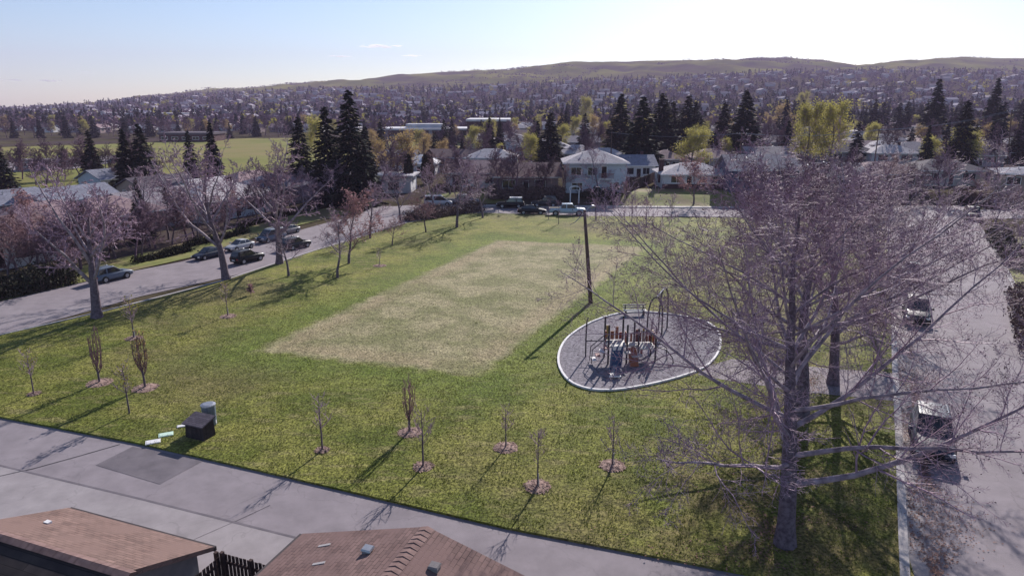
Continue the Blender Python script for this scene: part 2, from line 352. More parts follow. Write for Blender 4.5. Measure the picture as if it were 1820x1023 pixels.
def P2(lst): return [at(*p, 0) for p in lst]
def copy_tree(o, parent=None):
    c = o.copy(); C.objects.link(c)
    if parent: c.parent = parent
    for ch in list(o.children): copy_tree(ch, c)
    return c
def strip(name, pts, w_, z0, z1, m, label, kind='structure', parent=None, closed=False):
    b = MB(); n = len(pts); ps = [Vector((p[0], p[1], 0)) for p in pts]; L = []
    for i in range(n):
        a = ps[i-1] if (i > 0 or closed) else ps[i]; c = ps[(i+1) % n] if (i < n-1 or closed) else ps[i]
        t = (c-a).normalized(); nn = Vector((-t.y, t.x, 0)); L.append((ps[i]+nn*w_/2, ps[i]-nn*w_/2))
    V = []
    for a, c in L: V += [(a.x, a.y, z0), (a.x, a.y, z1), (c.x, c.y, z1), (c.x, c.y, z0)]
    fs = []
    for i in range(n if closed else n-1):
        j = (i+1) % n
        for k in range(3): fs.append((i*4+k, i*4+k+1, j*4+k+1, j*4+k))
    if not closed: fs += [(0, 1, 2, 3), (n*4-4, n*4-3, n*4-2, n*4-1)]
    b.mesh(V, fs); return set_props(b.build(name, m, parent), label, None, None, kind)

# ------------------------------------------------------------------ ground
ys = np.concatenate([np.arange(-60, 110, 10), np.arange(110, 130, 1.0), np.arange(130, 420, 10), np.arange(420, 1500, 30), np.arange(1500, 2500, 20), np.arange(2500, 3401, 100)])
ts = np.linspace(-1, 1, 361)
XX = np.array([np.maximum(160, 1.25*y)*ts for y in ys]); YY = np.repeat(ys[:, None], len(ts), 1)
ZZ = terr(XX, YY)-0.05
nY, nX = XX.shape
idx = np.arange(nY*nX).reshape(nY, nX)
Q = np.stack([idx[:-1, :-1], idx[:-1, 1:], idx[1:, 1:], idx[1:, :-1]], -1).reshape(-1, 4)
yc = YY[:-1, :-1].reshape(-1); xc = XX[:-1, :-1].reshape(-1)
me = np_mesh('ground', np.stack([XX, YY, ZZ], -1).reshape(-1, 3), Q.ravel(), np.arange(len(Q))*4, [M['terrain'], M['hill_grass']], True, (yc > 1560).astype(int))
set_props(link('ground', me), 'brown green ground of the valley rising to bare grassy hills', None, None, 'structure')

lawn_edge = [(-40,768-30),(0,742),(240,788),(480,842),(900,940),(1330,1023),(1500,1056),(1640,1085),
             (1606,960),(1598,800),(1592,700),(1588,620),(1583,500),(1578,440),(1572,402),(1540,391),(1400,389),(1190,387),(1000,384),(860,379),(800,382),(720,398),(640,423),(560,447),(400,500),(180,557),(0,598),(-160,640)]
sheet('lawn', P2(lawn_edge), 0.10, 'lawn', 'green park lawn with a dry rectangular sports pitch', depth=0.14)
strip('road', P2([(-200,600),(0,562),(190,513),(380,474),(520,434),(640,398),(745,371),(830,364)]), 10.5, -0.02, 0.0, 'asphalt', 'lavender grey residential street along the left of the park')
strip('cross_road', [(-24,112.5,0),(10,111,0),(40,109.5,0),(75,108.5,0),(130,107,0)], 9.0, -0.02, 0.006, 'asphalt', 'street crossing behind the park before the bungalows')
ro = [at(1612,960,0), at(1604,800,0), at(1595,660,0), at(1588,500,0), at(1578,405,0)]
dirv = (ro[-1]-ro[0]).normalized(); nrm = Vector((dirv.y, -dirv.x, 0))
rroad = [ro[0]-dirv*16]+ro+[ro[-1]+dirv*90]
RW = [8.4, 8.4, 8.4, 8.6, 10.0, 11.8, 11.8]
sheet('side_road', [p+nrm*0.0 for p in rroad]+[p+nrm*RW[i] for i, p in reversed(list(enumerate(rroad)))], 0.012, 'asphalt', 'wide street with wheel worn asphalt beside the big tree')
strip('kerb', [p-nrm*0.15 for p in rroad[:-1]], 0.34, -0.02, 0.14, 'concrete', 'pale concrete kerb between the lawn and the right street')
strip('gutter', [p+nrm*0.35 for p in rroad[:-1]], 0.6, 0.0, 0.018, 'apron', 'pale concrete gutter along the right street')
strip('far_kerb', [p+nrm*(RW[i]+.1) for i, p in enumerate(rroad) if i < len(rroad)-1], 0.4, -0.02, 0.15, 'concrete', 'pale concrete kerb on the far side of the right street')
strip('sidewalk', [(-16,117.6,0),(10,116.2,0),(40,114.7,0),(61,113.9,0)], 1.5, -0.02, 0.15, 'concrete', 'pale concrete sidewalk before the bungalows')
lk = P2([(0,598),(180,557),(400,500),(560,447),(640,423),(720,398),(800,382)])
strip('lawn_kerb', [p+Vector((-.2,.1,0)) for p in lk], 0.25, -0.02, 0.12, 'concrete', 'thin kerb between the left street and the lawn')
alley = P2([(-260,700),(0,742),(240,788),(480,842),(900,940),(1330,1023),(1500,1056)])
sheet('alley', [p+Vector((0.3, 0.9, 0)) for p in alley]+[Vector((16, 8, 0)), Vector((-50, 22, 0))], -0.004, 'alley', 'grey paved back lane between park and garages')
ap = P2([(-100,802),(0,828),(240,885),(480,945),(700,1000),(900,1050)])
sheet('apron', ap+[Vector((4, 12, 0)), Vector((-40, 20, 0))], 0.004, 'apron', 'paler concrete apron before the garages')
sheet('asphalt_patch', P2([(170,826),(236,793),(362,818),(284,860)]), 0.006, 'patch', 'darker square asphalt repair patch in the back lane')
strip('tar_seam', P2([(-20,850),(60,832),(140,810),(213,789)]), 0.07, 0.0, 0.010, 'tar', 'thin black tar seam across the back lane')
strip('concrete_joint', P2([(345,958),(420,925),(480,897)]), 0.03, 0.0, 0.009, 'patch', 'faint joint in the concrete apron')
strip('pavement_joint', [p+Vector((0,.05,0)) for p in ap[:-1]], 0.12, 0.0, 0.008, 'patch', 'shallow gutter line along the middle of the lane')
sheet('path', P2([(1262,652),(1300,640),(1420,652),(1598,668),(1598,716),(1440,700),(1290,678),(1240,668)]), 0.112, 'asphalt', 'paved path from the playground to the right street')
PG = P2([(989,645),(1000,610),(1030,586),(1062,570),(1100,559),(1145,556),(1200,562),(1250,571),(1276,588),(1282,612),(1274,637),(1250,659),(1200,676),(1140,690),(1085,698),(1040,695),(1006,679)])
def smooth_loop(p, it=2):
    for _ in range(it):
        q = []
        for i in range(len(p)):
            a, b_ = p[i], p[(i+1) % len(p)]; q += [a*0.75+b_*0.25, a*0.25+b_*0.75]
        p = q
    return p
PGs = smooth_loop(PG)
sheet('gravel', PGs, 0.125, 'pea_gravel', 'grey pea gravel bed of the playground')
strip('gravel_kerb', PGs, 0.15, 0.02, 0.22, 'kerb_white', 'white kerb round the playground gravel', closed=True)
rgl = np.random.default_rng(77)
for nm_, n_, off, spread, lab in [('leaf_litter', 9000, .9, 1.0, 'brown leaf litter along the gutter of the right street'), ('fallen_leaves', 5000, -5.0, 3.4, 'brown fallen leaves on the grass under the verge trees')]:
    t_ = rgl.uniform(-6, 62, n_); t_ = np.where(rgl.random(n_) < .5, t_, -6+(t_+6)*.4); o_ = rgl.normal(size=n_)*spread*(.6+.5*np.sin(t_*.7))+off
    o_ = np.where((off > 0) & (o_ < .1), .1+abs(o_), o_); Pl = np.stack([ro[0].x+dirv.x*t_+nrm.x*o_, ro[0].y+dirv.y*t_+nrm.y*o_, np.full(n_, .045 if off > 0 else .14)], 1)
    cx_ = np.interp(Pl[:, 1], [p_.y for p_ in rroad], [p_.x for p_ in rroad])-(ro[0].x+dirv.x*(Pl[:, 1]-ro[0].y)/dirv.y); Pl[:, 0] += cx_
    A_ = rgl.uniform(0, 6.28, n_); s_ = rgl.uniform(.018, .045, n_)
    qd = np.stack([Pl+np.stack([np.cos(A_+k*1.571)*s_*(1.3 if k % 2 else .8), np.sin(A_+k*1.571)*s_*(1.3 if k % 2 else .8), rgl.uniform(-.015, .02, n_)], 1) for k in range(4)], 1)
    o = link(nm_, np_mesh(nm_, qd.reshape(-1, 3), np.arange(n_*4), np.arange(n_)*4, [M['litter']])); set_props(o, lab, 'leaves', None, 'stuff')
def in_poly(X, Y, poly):
    c_ = np.zeros(len(X), bool); n_ = len(poly)
    for i in range(n_):
        a, d_ = poly[i], poly[(i+1) % n_]; cond = ((a[1] > Y) != (d_[1] > Y)) & (X < (d_[0]-a[0])*(Y-a[1])/((d_[1]-a[1])+1e-12)+a[0]); c_ ^= cond
    return c_
mat('grass_blade', (0.095, 0.118, 0.020), (0.165, 0.168, 0.046), 0.9, 0.8, spec=0.1, trans=0.35, detail=9)
rg5 = np.random.default_rng(55); n_ = 400000
gx, gy = rg5.uniform(-40, 20, n_), rg5.uniform(20, 62, n_)
ok = in_poly(gx, gy, P2(lawn_edge)) & ~in_poly(gx, gy, PGs) & (rg5.random(n_) < np.clip(1.25-gy/62, .12, 1))
pq = [at(455, 625, 0), at(850, 670, 0), at(1148, 440, 0), at(885, 428, 0)]
ok &= ~(in_poly(gx, gy, pq) & (rg5.random(n_) < .75)); gx, gy = gx[ok], gy[ok]; n_ = len(gx)
hb = rg5.uniform(.03, .10, n_)*(.6+.5*np.sin(gx*.9+np.sin(gy*.7)*2)**2); wb = rg5.uniform(.012, .03, n_); az = rg5.uniform(0, 6.28, n_); lx, ly = rg5.normal(size=n_)*.04, rg5.normal(size=n_)*.04
z_ = np.full(n_, .098); V = np.stack([np.stack([gx-np.cos(az)*wb, gy-np.sin(az)*wb, z_], 1), np.stack([gx+np.cos(az)*wb, gy+np.sin(az)*wb, z_], 1), np.stack([gx+lx, gy+ly, z_+hb], 1)], 1)
o = link('grass', np_mesh('grass', V.reshape(-1, 3), np.arange(n_*3), np.arange(n_)*3, [M['grass_blade']])); set_props(o, 'short spring grass growing on the near park lawn', 'grass', None, 'stuff')
sheet('right_verge', [p+nrm*(RW[i]+.35) for i, p in enumerate(rroad[:-1])]+[p+nrm*(RW[i]+9) for i, p in reversed(list(enumerate(rroad[:-1])))], 0.06, 'yard_grass', 'grass verge on the far side of the right street')
# fields further off
def ground_sheet(name, poly, m, label, n=28, up=0.03):
    from mathutils.geometry import intersect_point_tri_2d
    xs = [p[0] for p in poly]; y_ = [p[1] for p in poly]; b = MB()
    bm = bmesh.new(); vs_ = [bm.verts.new((p[0], p[1], 0)) for p in poly]; bm.faces.new(vs_)
    for i in range(1, n):
        for a0, a1, ax in ((min(xs), max(xs), 0), (min(y_), max(y_), 1)):
            c_ = a0+(a1-a0)*i/n; pc = (c_, 0, 0) if ax == 0 else (0, c_, 0); pn = (1, 0, 0) if ax == 0 else (0, 1, 0)
            bmesh.ops.bisect_plane(bm, geom=bm.verts[:]+bm.edges[:]+bm.faces[:], plane_co=pc, plane_no=pn)
    for v in bm.verts: v.co.z = T(v.co.x, v.co.y)+up
    bmesh.ops.recalc_face_normals(bm, faces=bm.faces)
    me = bpy.data.meshes.new(name); bm.to_mesh(me); bm.free(); me.materials.append(M[m])
    if me.polygons[0].normal.z < 0: me.flip_normals()
    return set_props(link(name, me), label, None, None, 'structure')
ground_sheet('field', [at(*p) for p in [(-60,352),(60,345),(260,345),(400,338),(560,318),(640,282),(560,245),(440,246),(200,256),(0,262),(-60,266)]], 'field_grass', 'yellow green school field behind the left row of houses', up=0.05)
ground_sheet('parking_lot', [at(*p) for p in [(-60,288),(140,280),(232,274),(230,285),(120,302),(-60,310)]], 'asphalt', 'small parking lot beside the school field', up=0.10)
ground_sheet('school_lawn', [at(*p) for p in [(690,263),(790,263),(900,258),(900,250),(690,251)]], 'field_grass', 'strip of lawn before the flat roofed school', up=0.06)
ground_sheet('front_yard', [Vector((x, y, 0)) for x, y in [(18.5,117.2),(29,116.6),(48,115.6),(60,115),(60,128),(18.5,128)]], 'yard_grass', 'sloping front lawns of the bungalows', 40, up=0.04)
ground_sheet('side_yard', [Vector((x, y, 0)) for x, y in [(-16,118.6),(2,118),(2,132),(-16,132)]], 'yard_grass', 'green and dry yard behind the parked vans', 30, up=0.04)
lv = Vector((0.46, 0.888, 0)); ln = Vector((-0.888, 0.46, 0))      # along and away from the left street
fe = P2([(-120,560),(0,536),(190,492),(340,458),(500,408),(640,375)])
ground_sheet('boulevard', [p for p in fe]+[p+ln*7 for p in reversed(fe)], 'yard_grass', 'green verge and front yards of the left row of houses', 20, up=0.07)

# ------------------------------------------------------------------ vegetation
def tubes_mesh(name, branches, mats, k, rmin=0.0):
    """branches: list of (pts (n,3), radii (n), material index)"""
    by = {}
    for p, r, mi in branches: by.setdefault(len(p), []).append((p, r, mi))
    V, L, MI = [], [], []; base = 0
    for n, lst in by.items():
        P = np.array([b[0] for b in lst], np.float32); Rr = np.maximum(np.array([b[1] for b in lst], np.float32), rmin); B = len(lst)
        tg = np.gradient(P, axis=1); tg /= np.linalg.norm(tg, axis=2, keepdims=True)+1e-9
        ref = np.zeros_like(tg); m = np.abs(tg[..., 2]) < 0.75; ref[..., 2] = m; ref[..., 0] = ~m
        # one reference per branch keeps the rings aligned
        mb = np.abs(tg[:, :, 2]).mean(1) < 0.75; ref[:] = 0; ref[mb, :, 2] = 1; ref[~mb, :, 0] = 1
        u = np.cross(tg, ref); u /= np.linalg.norm(u, axis=2, keepdims=True)+1e-9; w_ = np.cross(tg, u)
        ang = np.arange(k)*2*np.pi/k
        ring = P[:, :, None]+Rr[:, :, None, None]*(u[:, :, None]*np.cos(ang)[None, None, :, None]+w_[:, :, None]*np.sin(ang)[None, None, :, None])
        V.append(ring.reshape(-1, 3))
        ii = np.arange(B*n*k).reshape(B, n, k)+base
        a = ii[:, :-1]; c = ii[:, 1:]
        q = np.stack([a, np.roll(a, -1, 2), np.roll(c, -1, 2), c], -1).reshape(-1, 4)
        L.append(q); MI.append(np.repeat([b[2] for b in lst], (n-1)*k)); base += B*n*k
    L = np.concatenate(L); V = np.concatenate(V)
    return np_mesh(name, V, L.ravel(), np.arange(len(L))*4, mats, True, np.concatenate(MI))
def quads(P, size, rng, aspect=1.6):
    n = len(P); a = rng.normal(size=(n, 3)); a /= np.linalg.norm(a, axis=1, keepdims=True)
    b = rng.normal(size=(n, 3)); b = np.cross(a, b); b /= np.linalg.norm(b, axis=1, keepdims=True)
    s = (size*rng.uniform(0.6, 1.4, n))[:, None]
    return np.stack([P-a*s*aspect/2, P+b*s/2, P+a*s*aspect/2, P-b*s/2], 1)
def leaf_mesh(name, quadlist, mats, mi=None):
    V = quadlist.reshape(-1, 3); n = len(quadlist)
    return np_mesh(name, V, np.arange(n*4), np.arange(n)*4, mats, False, mi)
def grow(seed, H_, spec):
    """returns (thick branches, twigs, tip points)"""
    rg = random.Random(seed); thick, fine, tips = [], [], []
    def br(p, d, L, r, lvl):
        sp = spec[lvl]; n = sp['seg']; st = L/n; pts = [p]; rs = [r]; dirs = [d]
        for i in range(n):
            up = sp.get('up', 0.0)
            d = (d+Vector((rg.gauss(0, 1), rg.gauss(0, 1), rg.gauss(0, 1)))*sp['wob']+Vector((0, 0, up))).normalized()
            p = p+d*st; pts.append(p); dirs.append(d); rs.append(r*(1-(i+1)/n*(1-sp['tip'])))
        (thick if lvl < sp.get('fine', 2) else fine).append(([tuple(q) for q in pts], rs, min(lvl, 2)))
        if lvl+1 >= len(spec): tips.append(tuple(pts[-1])); tips.append(tuple(pts[len(pts)//2])); return
        nx = spec[lvl+1]; N = nx['n'] if lvl == 0 else max(1, round(nx['n']*rg.uniform(0.7, 1.3)))
        ph = rg.uniform(0, 6.28)
        for j in range(N):
            t = nx['t0']+(1-nx['t0'])*(j+rg.random()*0.9)/N; t = min(t, 0.99)
            q = t*n; i = min(int(q), n-1); f = q-i
            pos = pts[i].lerp(pts[i+1], f); dd = dirs[i+1]; rr = rs[i]+(rs[i+1]-rs[i])*f
            ph += 2.4+rg.gauss(0, 0.5)
            a = Vector((0, 0, 1)) if abs(dd.z) < 0.9 else Vector((1, 0, 0))
            u = dd.cross(a).normalized(); v = dd.cross(u)
            an = R(nx['ang']+rg.gauss(0, nx.get('angv', 9)))
            if 'ang1' in nx: an = R(nx['ang']+(nx['ang1']-nx['ang'])*t+rg.gauss(0, 7))
            nd = dd*math.cos(an)+(u*math.cos(ph)+v*math.sin(ph))*math.sin(an)
            if lvl == 0: sh = nx['prof'](t)
            else: sh = 1-0.55*t
            br(pos, nd.normalized(), L*nx['lr']*sh*rg.uniform(0.75, 1.2), min(rr*nx['rr']*rg.uniform(0.8, 1.15), rr*0.95), lvl+1)
    s0 = spec[0]
    br(Vector((0, 0, 0)), Vector(s0.get('lean', (0, 0, 1))).normalized(), H_*s0['lr'], s0['r'], 0)
    return thick, fine, tips
def flare(thick, k=1.5):
    p, r, mi = thick[0]; r[0] *= k
    thick[0] = (p, r, mi)
def tree_obj(name, root_kw, loc, thick, fine, tmats, fmats, rz=0, kt=7, kf=3, rmin=0.008, extra=None):
    root = empty(name, loc, rz, **root_kw)
    link('trunk', tubes_mesh('trunk', thick, tmats, kt), root)
    cr = link('crown', tubes_mesh('crown', fine, fmats, kf, rmin), root)
    if extra is not None: link(extra[0], extra[1], root)
    return root

prof_big = lambda t: float(np.interp(t, [.15, .45, .68, .85, 1], [1.0, 1.15, .82, .5, .28]))
def big_spec(r, n1=22, n2=13, n3=11, n4=6, lr1=0.30, t0=0.16, lean=(0, 0, 1), rr=0.42):
    return [dict(seg=14, wob=0.045, tip=0.10, lr=0.97, r=r, up=0.05, lean=lean),
            dict(seg=9, wob=0.085, tip=0.16, n=n1, t0=t0, ang=80, ang1=40, angv=9, lr=lr1, rr=rr, up=0.035, prof=prof_big),
            dict(seg=6, wob=0.12, tip=0.25, n=n2, t0=0.22, ang=48, lr=0.42, rr=0.50, up=0.03, fine=2),
            dict(seg=4, wob=0.15, tip=0.4, n=n3, t0=0.15, ang=46, lr=0.42, rr=0.5, up=0.02),
            dict(seg=3, wob=0.17, tip=0.5, n=n4, t0=0.15, ang=44, lr=0.42, rr=0.6, up=0.02)]
TM = lambda: [M['bark'], M['limb'], M['twig']]
verge_trees = [
    ((1395, 966), 285, 0.37, 11, (0.02, 0.03, 1), 'largest bare tree, thick purple grey trunk beside the right street', 30, 17, 13, 8),
    ((1424, 738), 285, 0.40, 12, (0.03, 0.0, 1), 'bare tree close behind the largest trunk, crown merging with it', 27, 16, 12, 7),
    ((1480, 682), 295, 0.34, 13, (0.04, 0.05, 1), 'third bare verge tree, beside the paved path', 24, 15, 12, 6),
    ((1532, 560), 300, 0.33, 14, (0.0, 0.0, 1), 'fourth bare verge tree, left of the two parked cars', 20, 12, 10, 5),
    ((1545, 470), 312, 0.32, 15, (0.02, 0.0, 1), 'fifth bare verge tree, near the far end of the right street', 18, 12, 10, 4),
    ((1490, 412), 345, 0.28, 16, (-0.02, 0.0, 1), 'last bare verge tree, by the corner of the far street', 18, 11, 9, 4)]
for (px, py), top, r, seed, lean, lab, n1, n2, n3, n4 in verge_trees:
    p = at(px, py, 0.1); h = hgt(p, top)*.90
    th, fi, tips = grow(seed, h, big_spec(r, n1, n2, n3, n4, lean=lean, lr1=(0.66 if seed == 11 else 0.72) if seed < 13 else 0.60, rr=0.42, t0=0.2))
    flare(th, 1.25)
    ex = None
    if seed < 13:
        tp = np.array(tips); sel = tp[nrg.random(len(tp)) < 0.16]+nrg.normal(size=(1, 3))*0.0
        ex = ('buds', leaf_mesh('buds', quads(sel, 0.036, nrg), [M['bud']]))
    tree_obj('bare_tree', dict(label=lab, cat='tree', group='bare trees along the right street'), p, th, fi, [M['bark'], M['limb'], M['limb']], [M['twig']]*3, rmin=0.0048 if seed < 13 else 0.009, kt=9 if seed < 13 else 7, extra=ex)
left_big = [((172, 564), 290, 0.42, 21, (0.03, 0, 1), 'thick forked bare tree at the left edge, largest on the left verge'),
            ((402, 496), 235, 0.40, 22, (-0.12, 0, 1), 'leaning bare tree before the dark parked cars on the left verge'),
            ((497, 468), 245, 0.40, 23, (-0.02, 0, 1), 'straight thick bare tree behind the two dark cars on the left verge')]
for (px, py), top, r, seed, lean, lab in left_big:
    p = at(px, py, 0.1); h = hgt(p, top)*0.72
    sp = big_spec(r, 11, 10, 8, 5, lean=lean, lr1=0.82, t0=0.26, rr=0.60); sp[1]['ang'] = 56; sp[1]['ang1'] = 26; sp[1]['up'] = 0.06
    th, fi, tips = grow(seed, h, sp); flare(th, 1.2)
    tree_obj('bare_tree', dict(label=lab, cat='tree', group='bare trees on the left verge'), p, th, fi, [M['bark'], M['limb'], M['limb']], [M['twig']]*3, rmin=0.020)
# medium bare trees: four templates then copies
def med_spec(r, spread=0.5, n1=11, n2=9, n3=7, t0=0.3):
    return [dict(seg=8, wob=0.07, tip=0.15, lr=0.9, r=r, up=0.04),
            dict(seg=6, wob=0.12, tip=0.2, n=n1, t0=t0, ang=58, ang1=25, lr=spread, rr=0.6, up=0.05, prof=lambda t: 1.1-0.55*t),
            dict(seg=4, wob=0.15, tip=0.35, n=n2, t0=0.2, ang=42, lr=0.5, rr=0.55, up=0.03),
            dict(seg=3, wob=0.18, tip=0.5, n=n3, t0=0.15, ang=42, lr=0.5, rr=0.6, up=0.02)]
TPL = {}
def template(key, seed, h, spec, tm, fm, rmin, extra=None, kt=6, name='bare_tree', dummy='x'):
    th, fi, tips = grow(seed, h, spec)
    tr = tubes_mesh('trunk', th, tm, kt); cr = tubes_mesh('crown', fi, fm, 3, rmin); ex = None
    if extra:
        nm, m_, n_, sz, jit = extra; tp = np.array(tips); ii = nrg.integers(0, len(tp), n_)
        ex = (nm, leaf_mesh(nm, quads(tp[ii]+nrg.normal(size=(n_, 3))*jit, sz, nrg), [M[m_]]))
    TPL[key] = (h, tr, cr, ex)
def plant(key, name, p, h, label, cat, group=None, rz=None, wide=1.0):
    H0, tr, cr, ex = TPL[key]
    o = empty(name, p, rnd.uniform(0, 6.28) if rz is None else rz, label=label, cat=cat, group=group)
    s = h/H0; o.scale = (s*wide, s*wide, s)
    link('trunk', tr, o); link('crown', cr, o)
    if ex: link(ex[0], ex[1], o)
    return o
BM = [M['bark'], M['limb'], M['twig']]
template('med0', 31, 8, med_spec(0.16, .5, 12, 10, 8), BM, [M['twig']]*4, 0.012)
template('med1', 32, 8, med_spec(0.15, 0.55, 13, 10, 8), BM, [M['twig']]*4, 0.012)
template('red0', 33, 6, med_spec(0.12, 0.6, 14, 11, 9), [M['bark'], M['twig_red'], M['twig_red']], [M['twig_red']]*4, 0.012)
template('red_leafy', 34, 6, med_spec(0.11, 0.55, 12, 9, 7, 0.18), [M['bark'], M['twig_red'], M['twig_red']], [M['twig_red']]*4, 0.012, ('blossom', 'red_leaf', 1500, 0.11, 0.12))
template('far0', 35, 9, med_spec(0.17, 0.55, 14, 11, 9, 0.2), [M['twig_far']]*3, [M['twig_far']]*4, 0.028)
template('far1', 36, 9, med_spec(0.17, 0.6, 14, 11, 9, 0.15), [M['twig_far']]*3, [M['twig_far']]*4, 0.030)
template('dist0', 44, 9, med_spec(0.17, 0.5, 10, 8, 5, 0.2), [M['twig_far']]*3, [M['twig_far']]*4, 0.06)
template('yellow0', 37, 10, med_spec(0.2, 0.5, 13, 10, 7, 0.15), [M['bark'], M['limb'], M['twig']], [M['twig']]*4, 0.018, ('leaves', 'bud_leaf', 7500, 0.14, 0.48))
template('orange0', 38, 9, med_spec(0.18, 0.55, 12, 9, 7, 0.2), [M['bark'], M['limb'], M['twig']], [M['twig']]*4, 0.018, ('leaves', 'orange_leaf', 4200, 0.14, 0.42))
park = [((513, 490), 400, 'med0', 'slim bare tree just right of the straight thick tree'),
        ((600, 493), 385, 'med1', 'bare tree with low fork on the lawn, nearest to the dry pitch'),
        ((620, 468), 355, 'red_leafy', 'reddish budding tree behind the low forked bare tree'),
        ((658, 423), 330, 'med0', 'dark bare tree at the street edge, left of a round small tree'),
        ((697, 436), 388, 'red0', 'small round bare tree with dense twigs before the hedge'),
        ((712, 397), 300, 'med1', 'leaning bare tree at the left end of the brown hedge'),
        ((757, 412), 350, 'red0', 'small bare tree standing before the brown hedge'),
        ((774, 382), 300, 'med1', 'bare tree rising from the middle of the brown hedge'),
        ((812, 404), 290, 'med0', 'tall bare tree on the lawn before the brown hedge'),
        ((858, 387), 300, 'med1', 'bare tree at the right end of the brown hedge')]
for (px, py), top, k, lab in park:
    p = at(px, py, 0.1); plant(k, 'bare_tree', p, hgt(p, top), lab, 'tree', 'bare trees on the lawn by the left street', wide=1.25)
yard_tr = [((85, 470), 350, 'red_leafy', 'dark red tree before the white house at far left'), ((30, 480), 370, 'red0', 'reddish bare tree at the left edge before the dark hedge'),
    ((130, 462), 380, 'red0', 'reddish bare yard tree behind the thick forked tree'), ((300, 425), 335, 'med1', 'bare yard tree behind the leaning tree, left part'), ((345, 420), 330, 'red0', 'pinkish bare yard tree behind the leaning tree'),
    ((265, 440), 300, 'med0', 'bare yard tree before the tall dark ivy covered spruce'), ((545, 385), 300, 'med1', 'bare yard tree right of the straight thick tree'), ((590, 370), 290, 'med1', 'bare yard tree at the foot of the tallest spruce'),
    ((675, 345), 255, 'far0', 'bare tree before the orange leafed tree'), ((725, 335), 270, 'far1', 'bare tree left of the two columnar cedars'), ((800, 345), 268, 'red0', 'reddish bare tree before the brown roofed house'), ((838, 350), 262, 'far0', 'bare tree right of the brown roofed house'),
    ((915, 350), 262, 'far1', 'wide bare tree behind the black jeep'), ((960, 350), 275, 'far0', 'bare bushy tree left of the white arbour'), ((890, 345), 270, 'far1', 'bare bushy tree behind the black hatchback'), ((1000, 348), 290, 'red0', 'bare reddish tree before the pale blue house'),
    ((1063, 352), 262, 'med0', 'pale stemmed bare birch before the pale blue house'), ((1110, 352), 325, 'red_leafy', 'small pink budding tree beside the dark board fence'),
    ((1233, 362), 287, 'red_leafy', 'pink budding tree before the pale hip roofed bungalow'), ((1350, 350), 295, 'red0', 'bare tree before the blue gabled house'), ((1390, 352), 290, 'far1', 'bare tree at the right end of the blue gabled house'),
    ((1440, 350), 280, 'far0', 'bare tree right of the blue gabled house'), ((1500, 345), 270, 'far1', 'bare tree behind the far corner of the park'), ((1570, 350), 270, 'red0', 'reddish bare tree at the end of the right street'), ((1620, 350), 290, 'far0', 'bare tree on the far corner of the right street'),
    ((1670, 350), 270, 'far1', 'bare tree left of the dark vehicle on the right street'), ((1745, 365), 320, 'red0', 'bare shrubby tree behind the dark vehicle on the right'), ((1800, 380), 330, 'red0', 'bare tree before the flat roofed house at right edge')]
for (px, py), top, k, lab in yard_tr:
    p = at(px, py); plant(k, 'bare_tree', p, hgt(p, top)*.95, lab, 'tree', 'bare trees in the front yards', wide=1.3)

for i in range(26):
    q = fe[0].lerp(fe[1], .6) if i < 0 else None
    px = 20+i*24; f_ = np.interp(px, [0, 190, 340, 500, 640], [536, 492, 458, 408, 375]); p = at(px+rnd.uniform(-8, 8), f_-rnd.uniform(12, 34)); p.z = T(p.x, p.y)
    plant(['red0', 'far0', 'med1', 'far1'][i % 4], 'bare_tree', p, rnd.uniform(4.5, 7.5), 'pinkish bare tree in the front yards beyond the left street', 'tree', 'bare trees in the left front yards', wide=1.25)
# conifers
def conifer_mesh(seed, H_, Rb, whorls, nb, ns, size, mname, h0=0.04, pw=0.9):
    rg = np.random.default_rng(seed); Pq = []
    for i in range(whorls):
        h = h0+(1-h0)*(i/whorls)**0.95; L0 = Rb*(1-h)**pw+0.15
        for j in range(max(4, int(nb*(1-h*0.55)))):
            az = rg.uniform(0, 2*np.pi); L = L0*rg.uniform(0.6, 1.13)*(1.0 if rg.random() < .93 else 0.5); z0 = h*H_+rg.normal()*0.12
            t = np.sqrt(rg.uniform(0.05, 1, max(3, int(ns*(0.4+0.6*(1-h))))))
            droop = -0.32*L*t**1.4+0.10*L*t
            base = np.stack([np.cos(az)*L*t, np.sin(az)*L*t, z0+droop], 1)
            d = np.array([np.cos(az), np.sin(az), -0.28]); sd_ = np.array([-np.sin(az), np.cos(az), 0])
            n = len(t); yaw = rg.uniform(-0.9, 0.9, n)
            dir_ = d[None]*np.cos(yaw)[:, None]+sd_[None]*np.sin(yaw)[:, None]+np.stack([np.zeros(n), np.zeros(n), rg.normal(size=n)*0.2], 1)
            dir_ /= np.linalg.norm(dir_, axis=1, keepdims=True)
            wd = np.cross(dir_, rg.normal(size=(n, 3))*0.55+np.array([0, 0, 1])); wd /= np.linalg.norm(wd, axis=1, keepdims=True)
            s = (size*rg.uniform(0.7, 1.3, n)*(0.55+0.45*(1-h)))[:, None]
            Pq.append(np.stack([base-dir_*s*0.7, base+wd*s*0.34, base+dir_*s*0.9, base-wd*s*0.34], 1))
    return leaf_mesh('crown', np.concatenate(Pq), [M[mname]])
def trunk_mesh(h, r, m='bark'):
    return tubes_mesh('trunk', [([(0, 0, 0), (0.02, 0, h*0.3), (0, 0.03, h*0.7), (0, 0, h)], [r, r*0.8, r*0.4, 0.02], 0)], [M[m]], 7)
CON = [(16, trunk_mesh(15.6, 0.26), conifer_mesh(s, 16, rb, 48, 19, 13, 0.72, 'conifer', pw=pw)) for s, rb, pw in ((51, 3.9, 0.85), (52, 4.1, 0.8), (53, 3.5, 0.95))]
CONF = [(14, trunk_mesh(13.6, 0.22), conifer_mesh(s, 14, rb, 28, 13, 8, 1.1, 'conifer_far', pw=pw)) for s, rb, pw in ((54, 3.1, 0.85), (55, 2.8, 0.9), (56, 3.5, 0.8))]
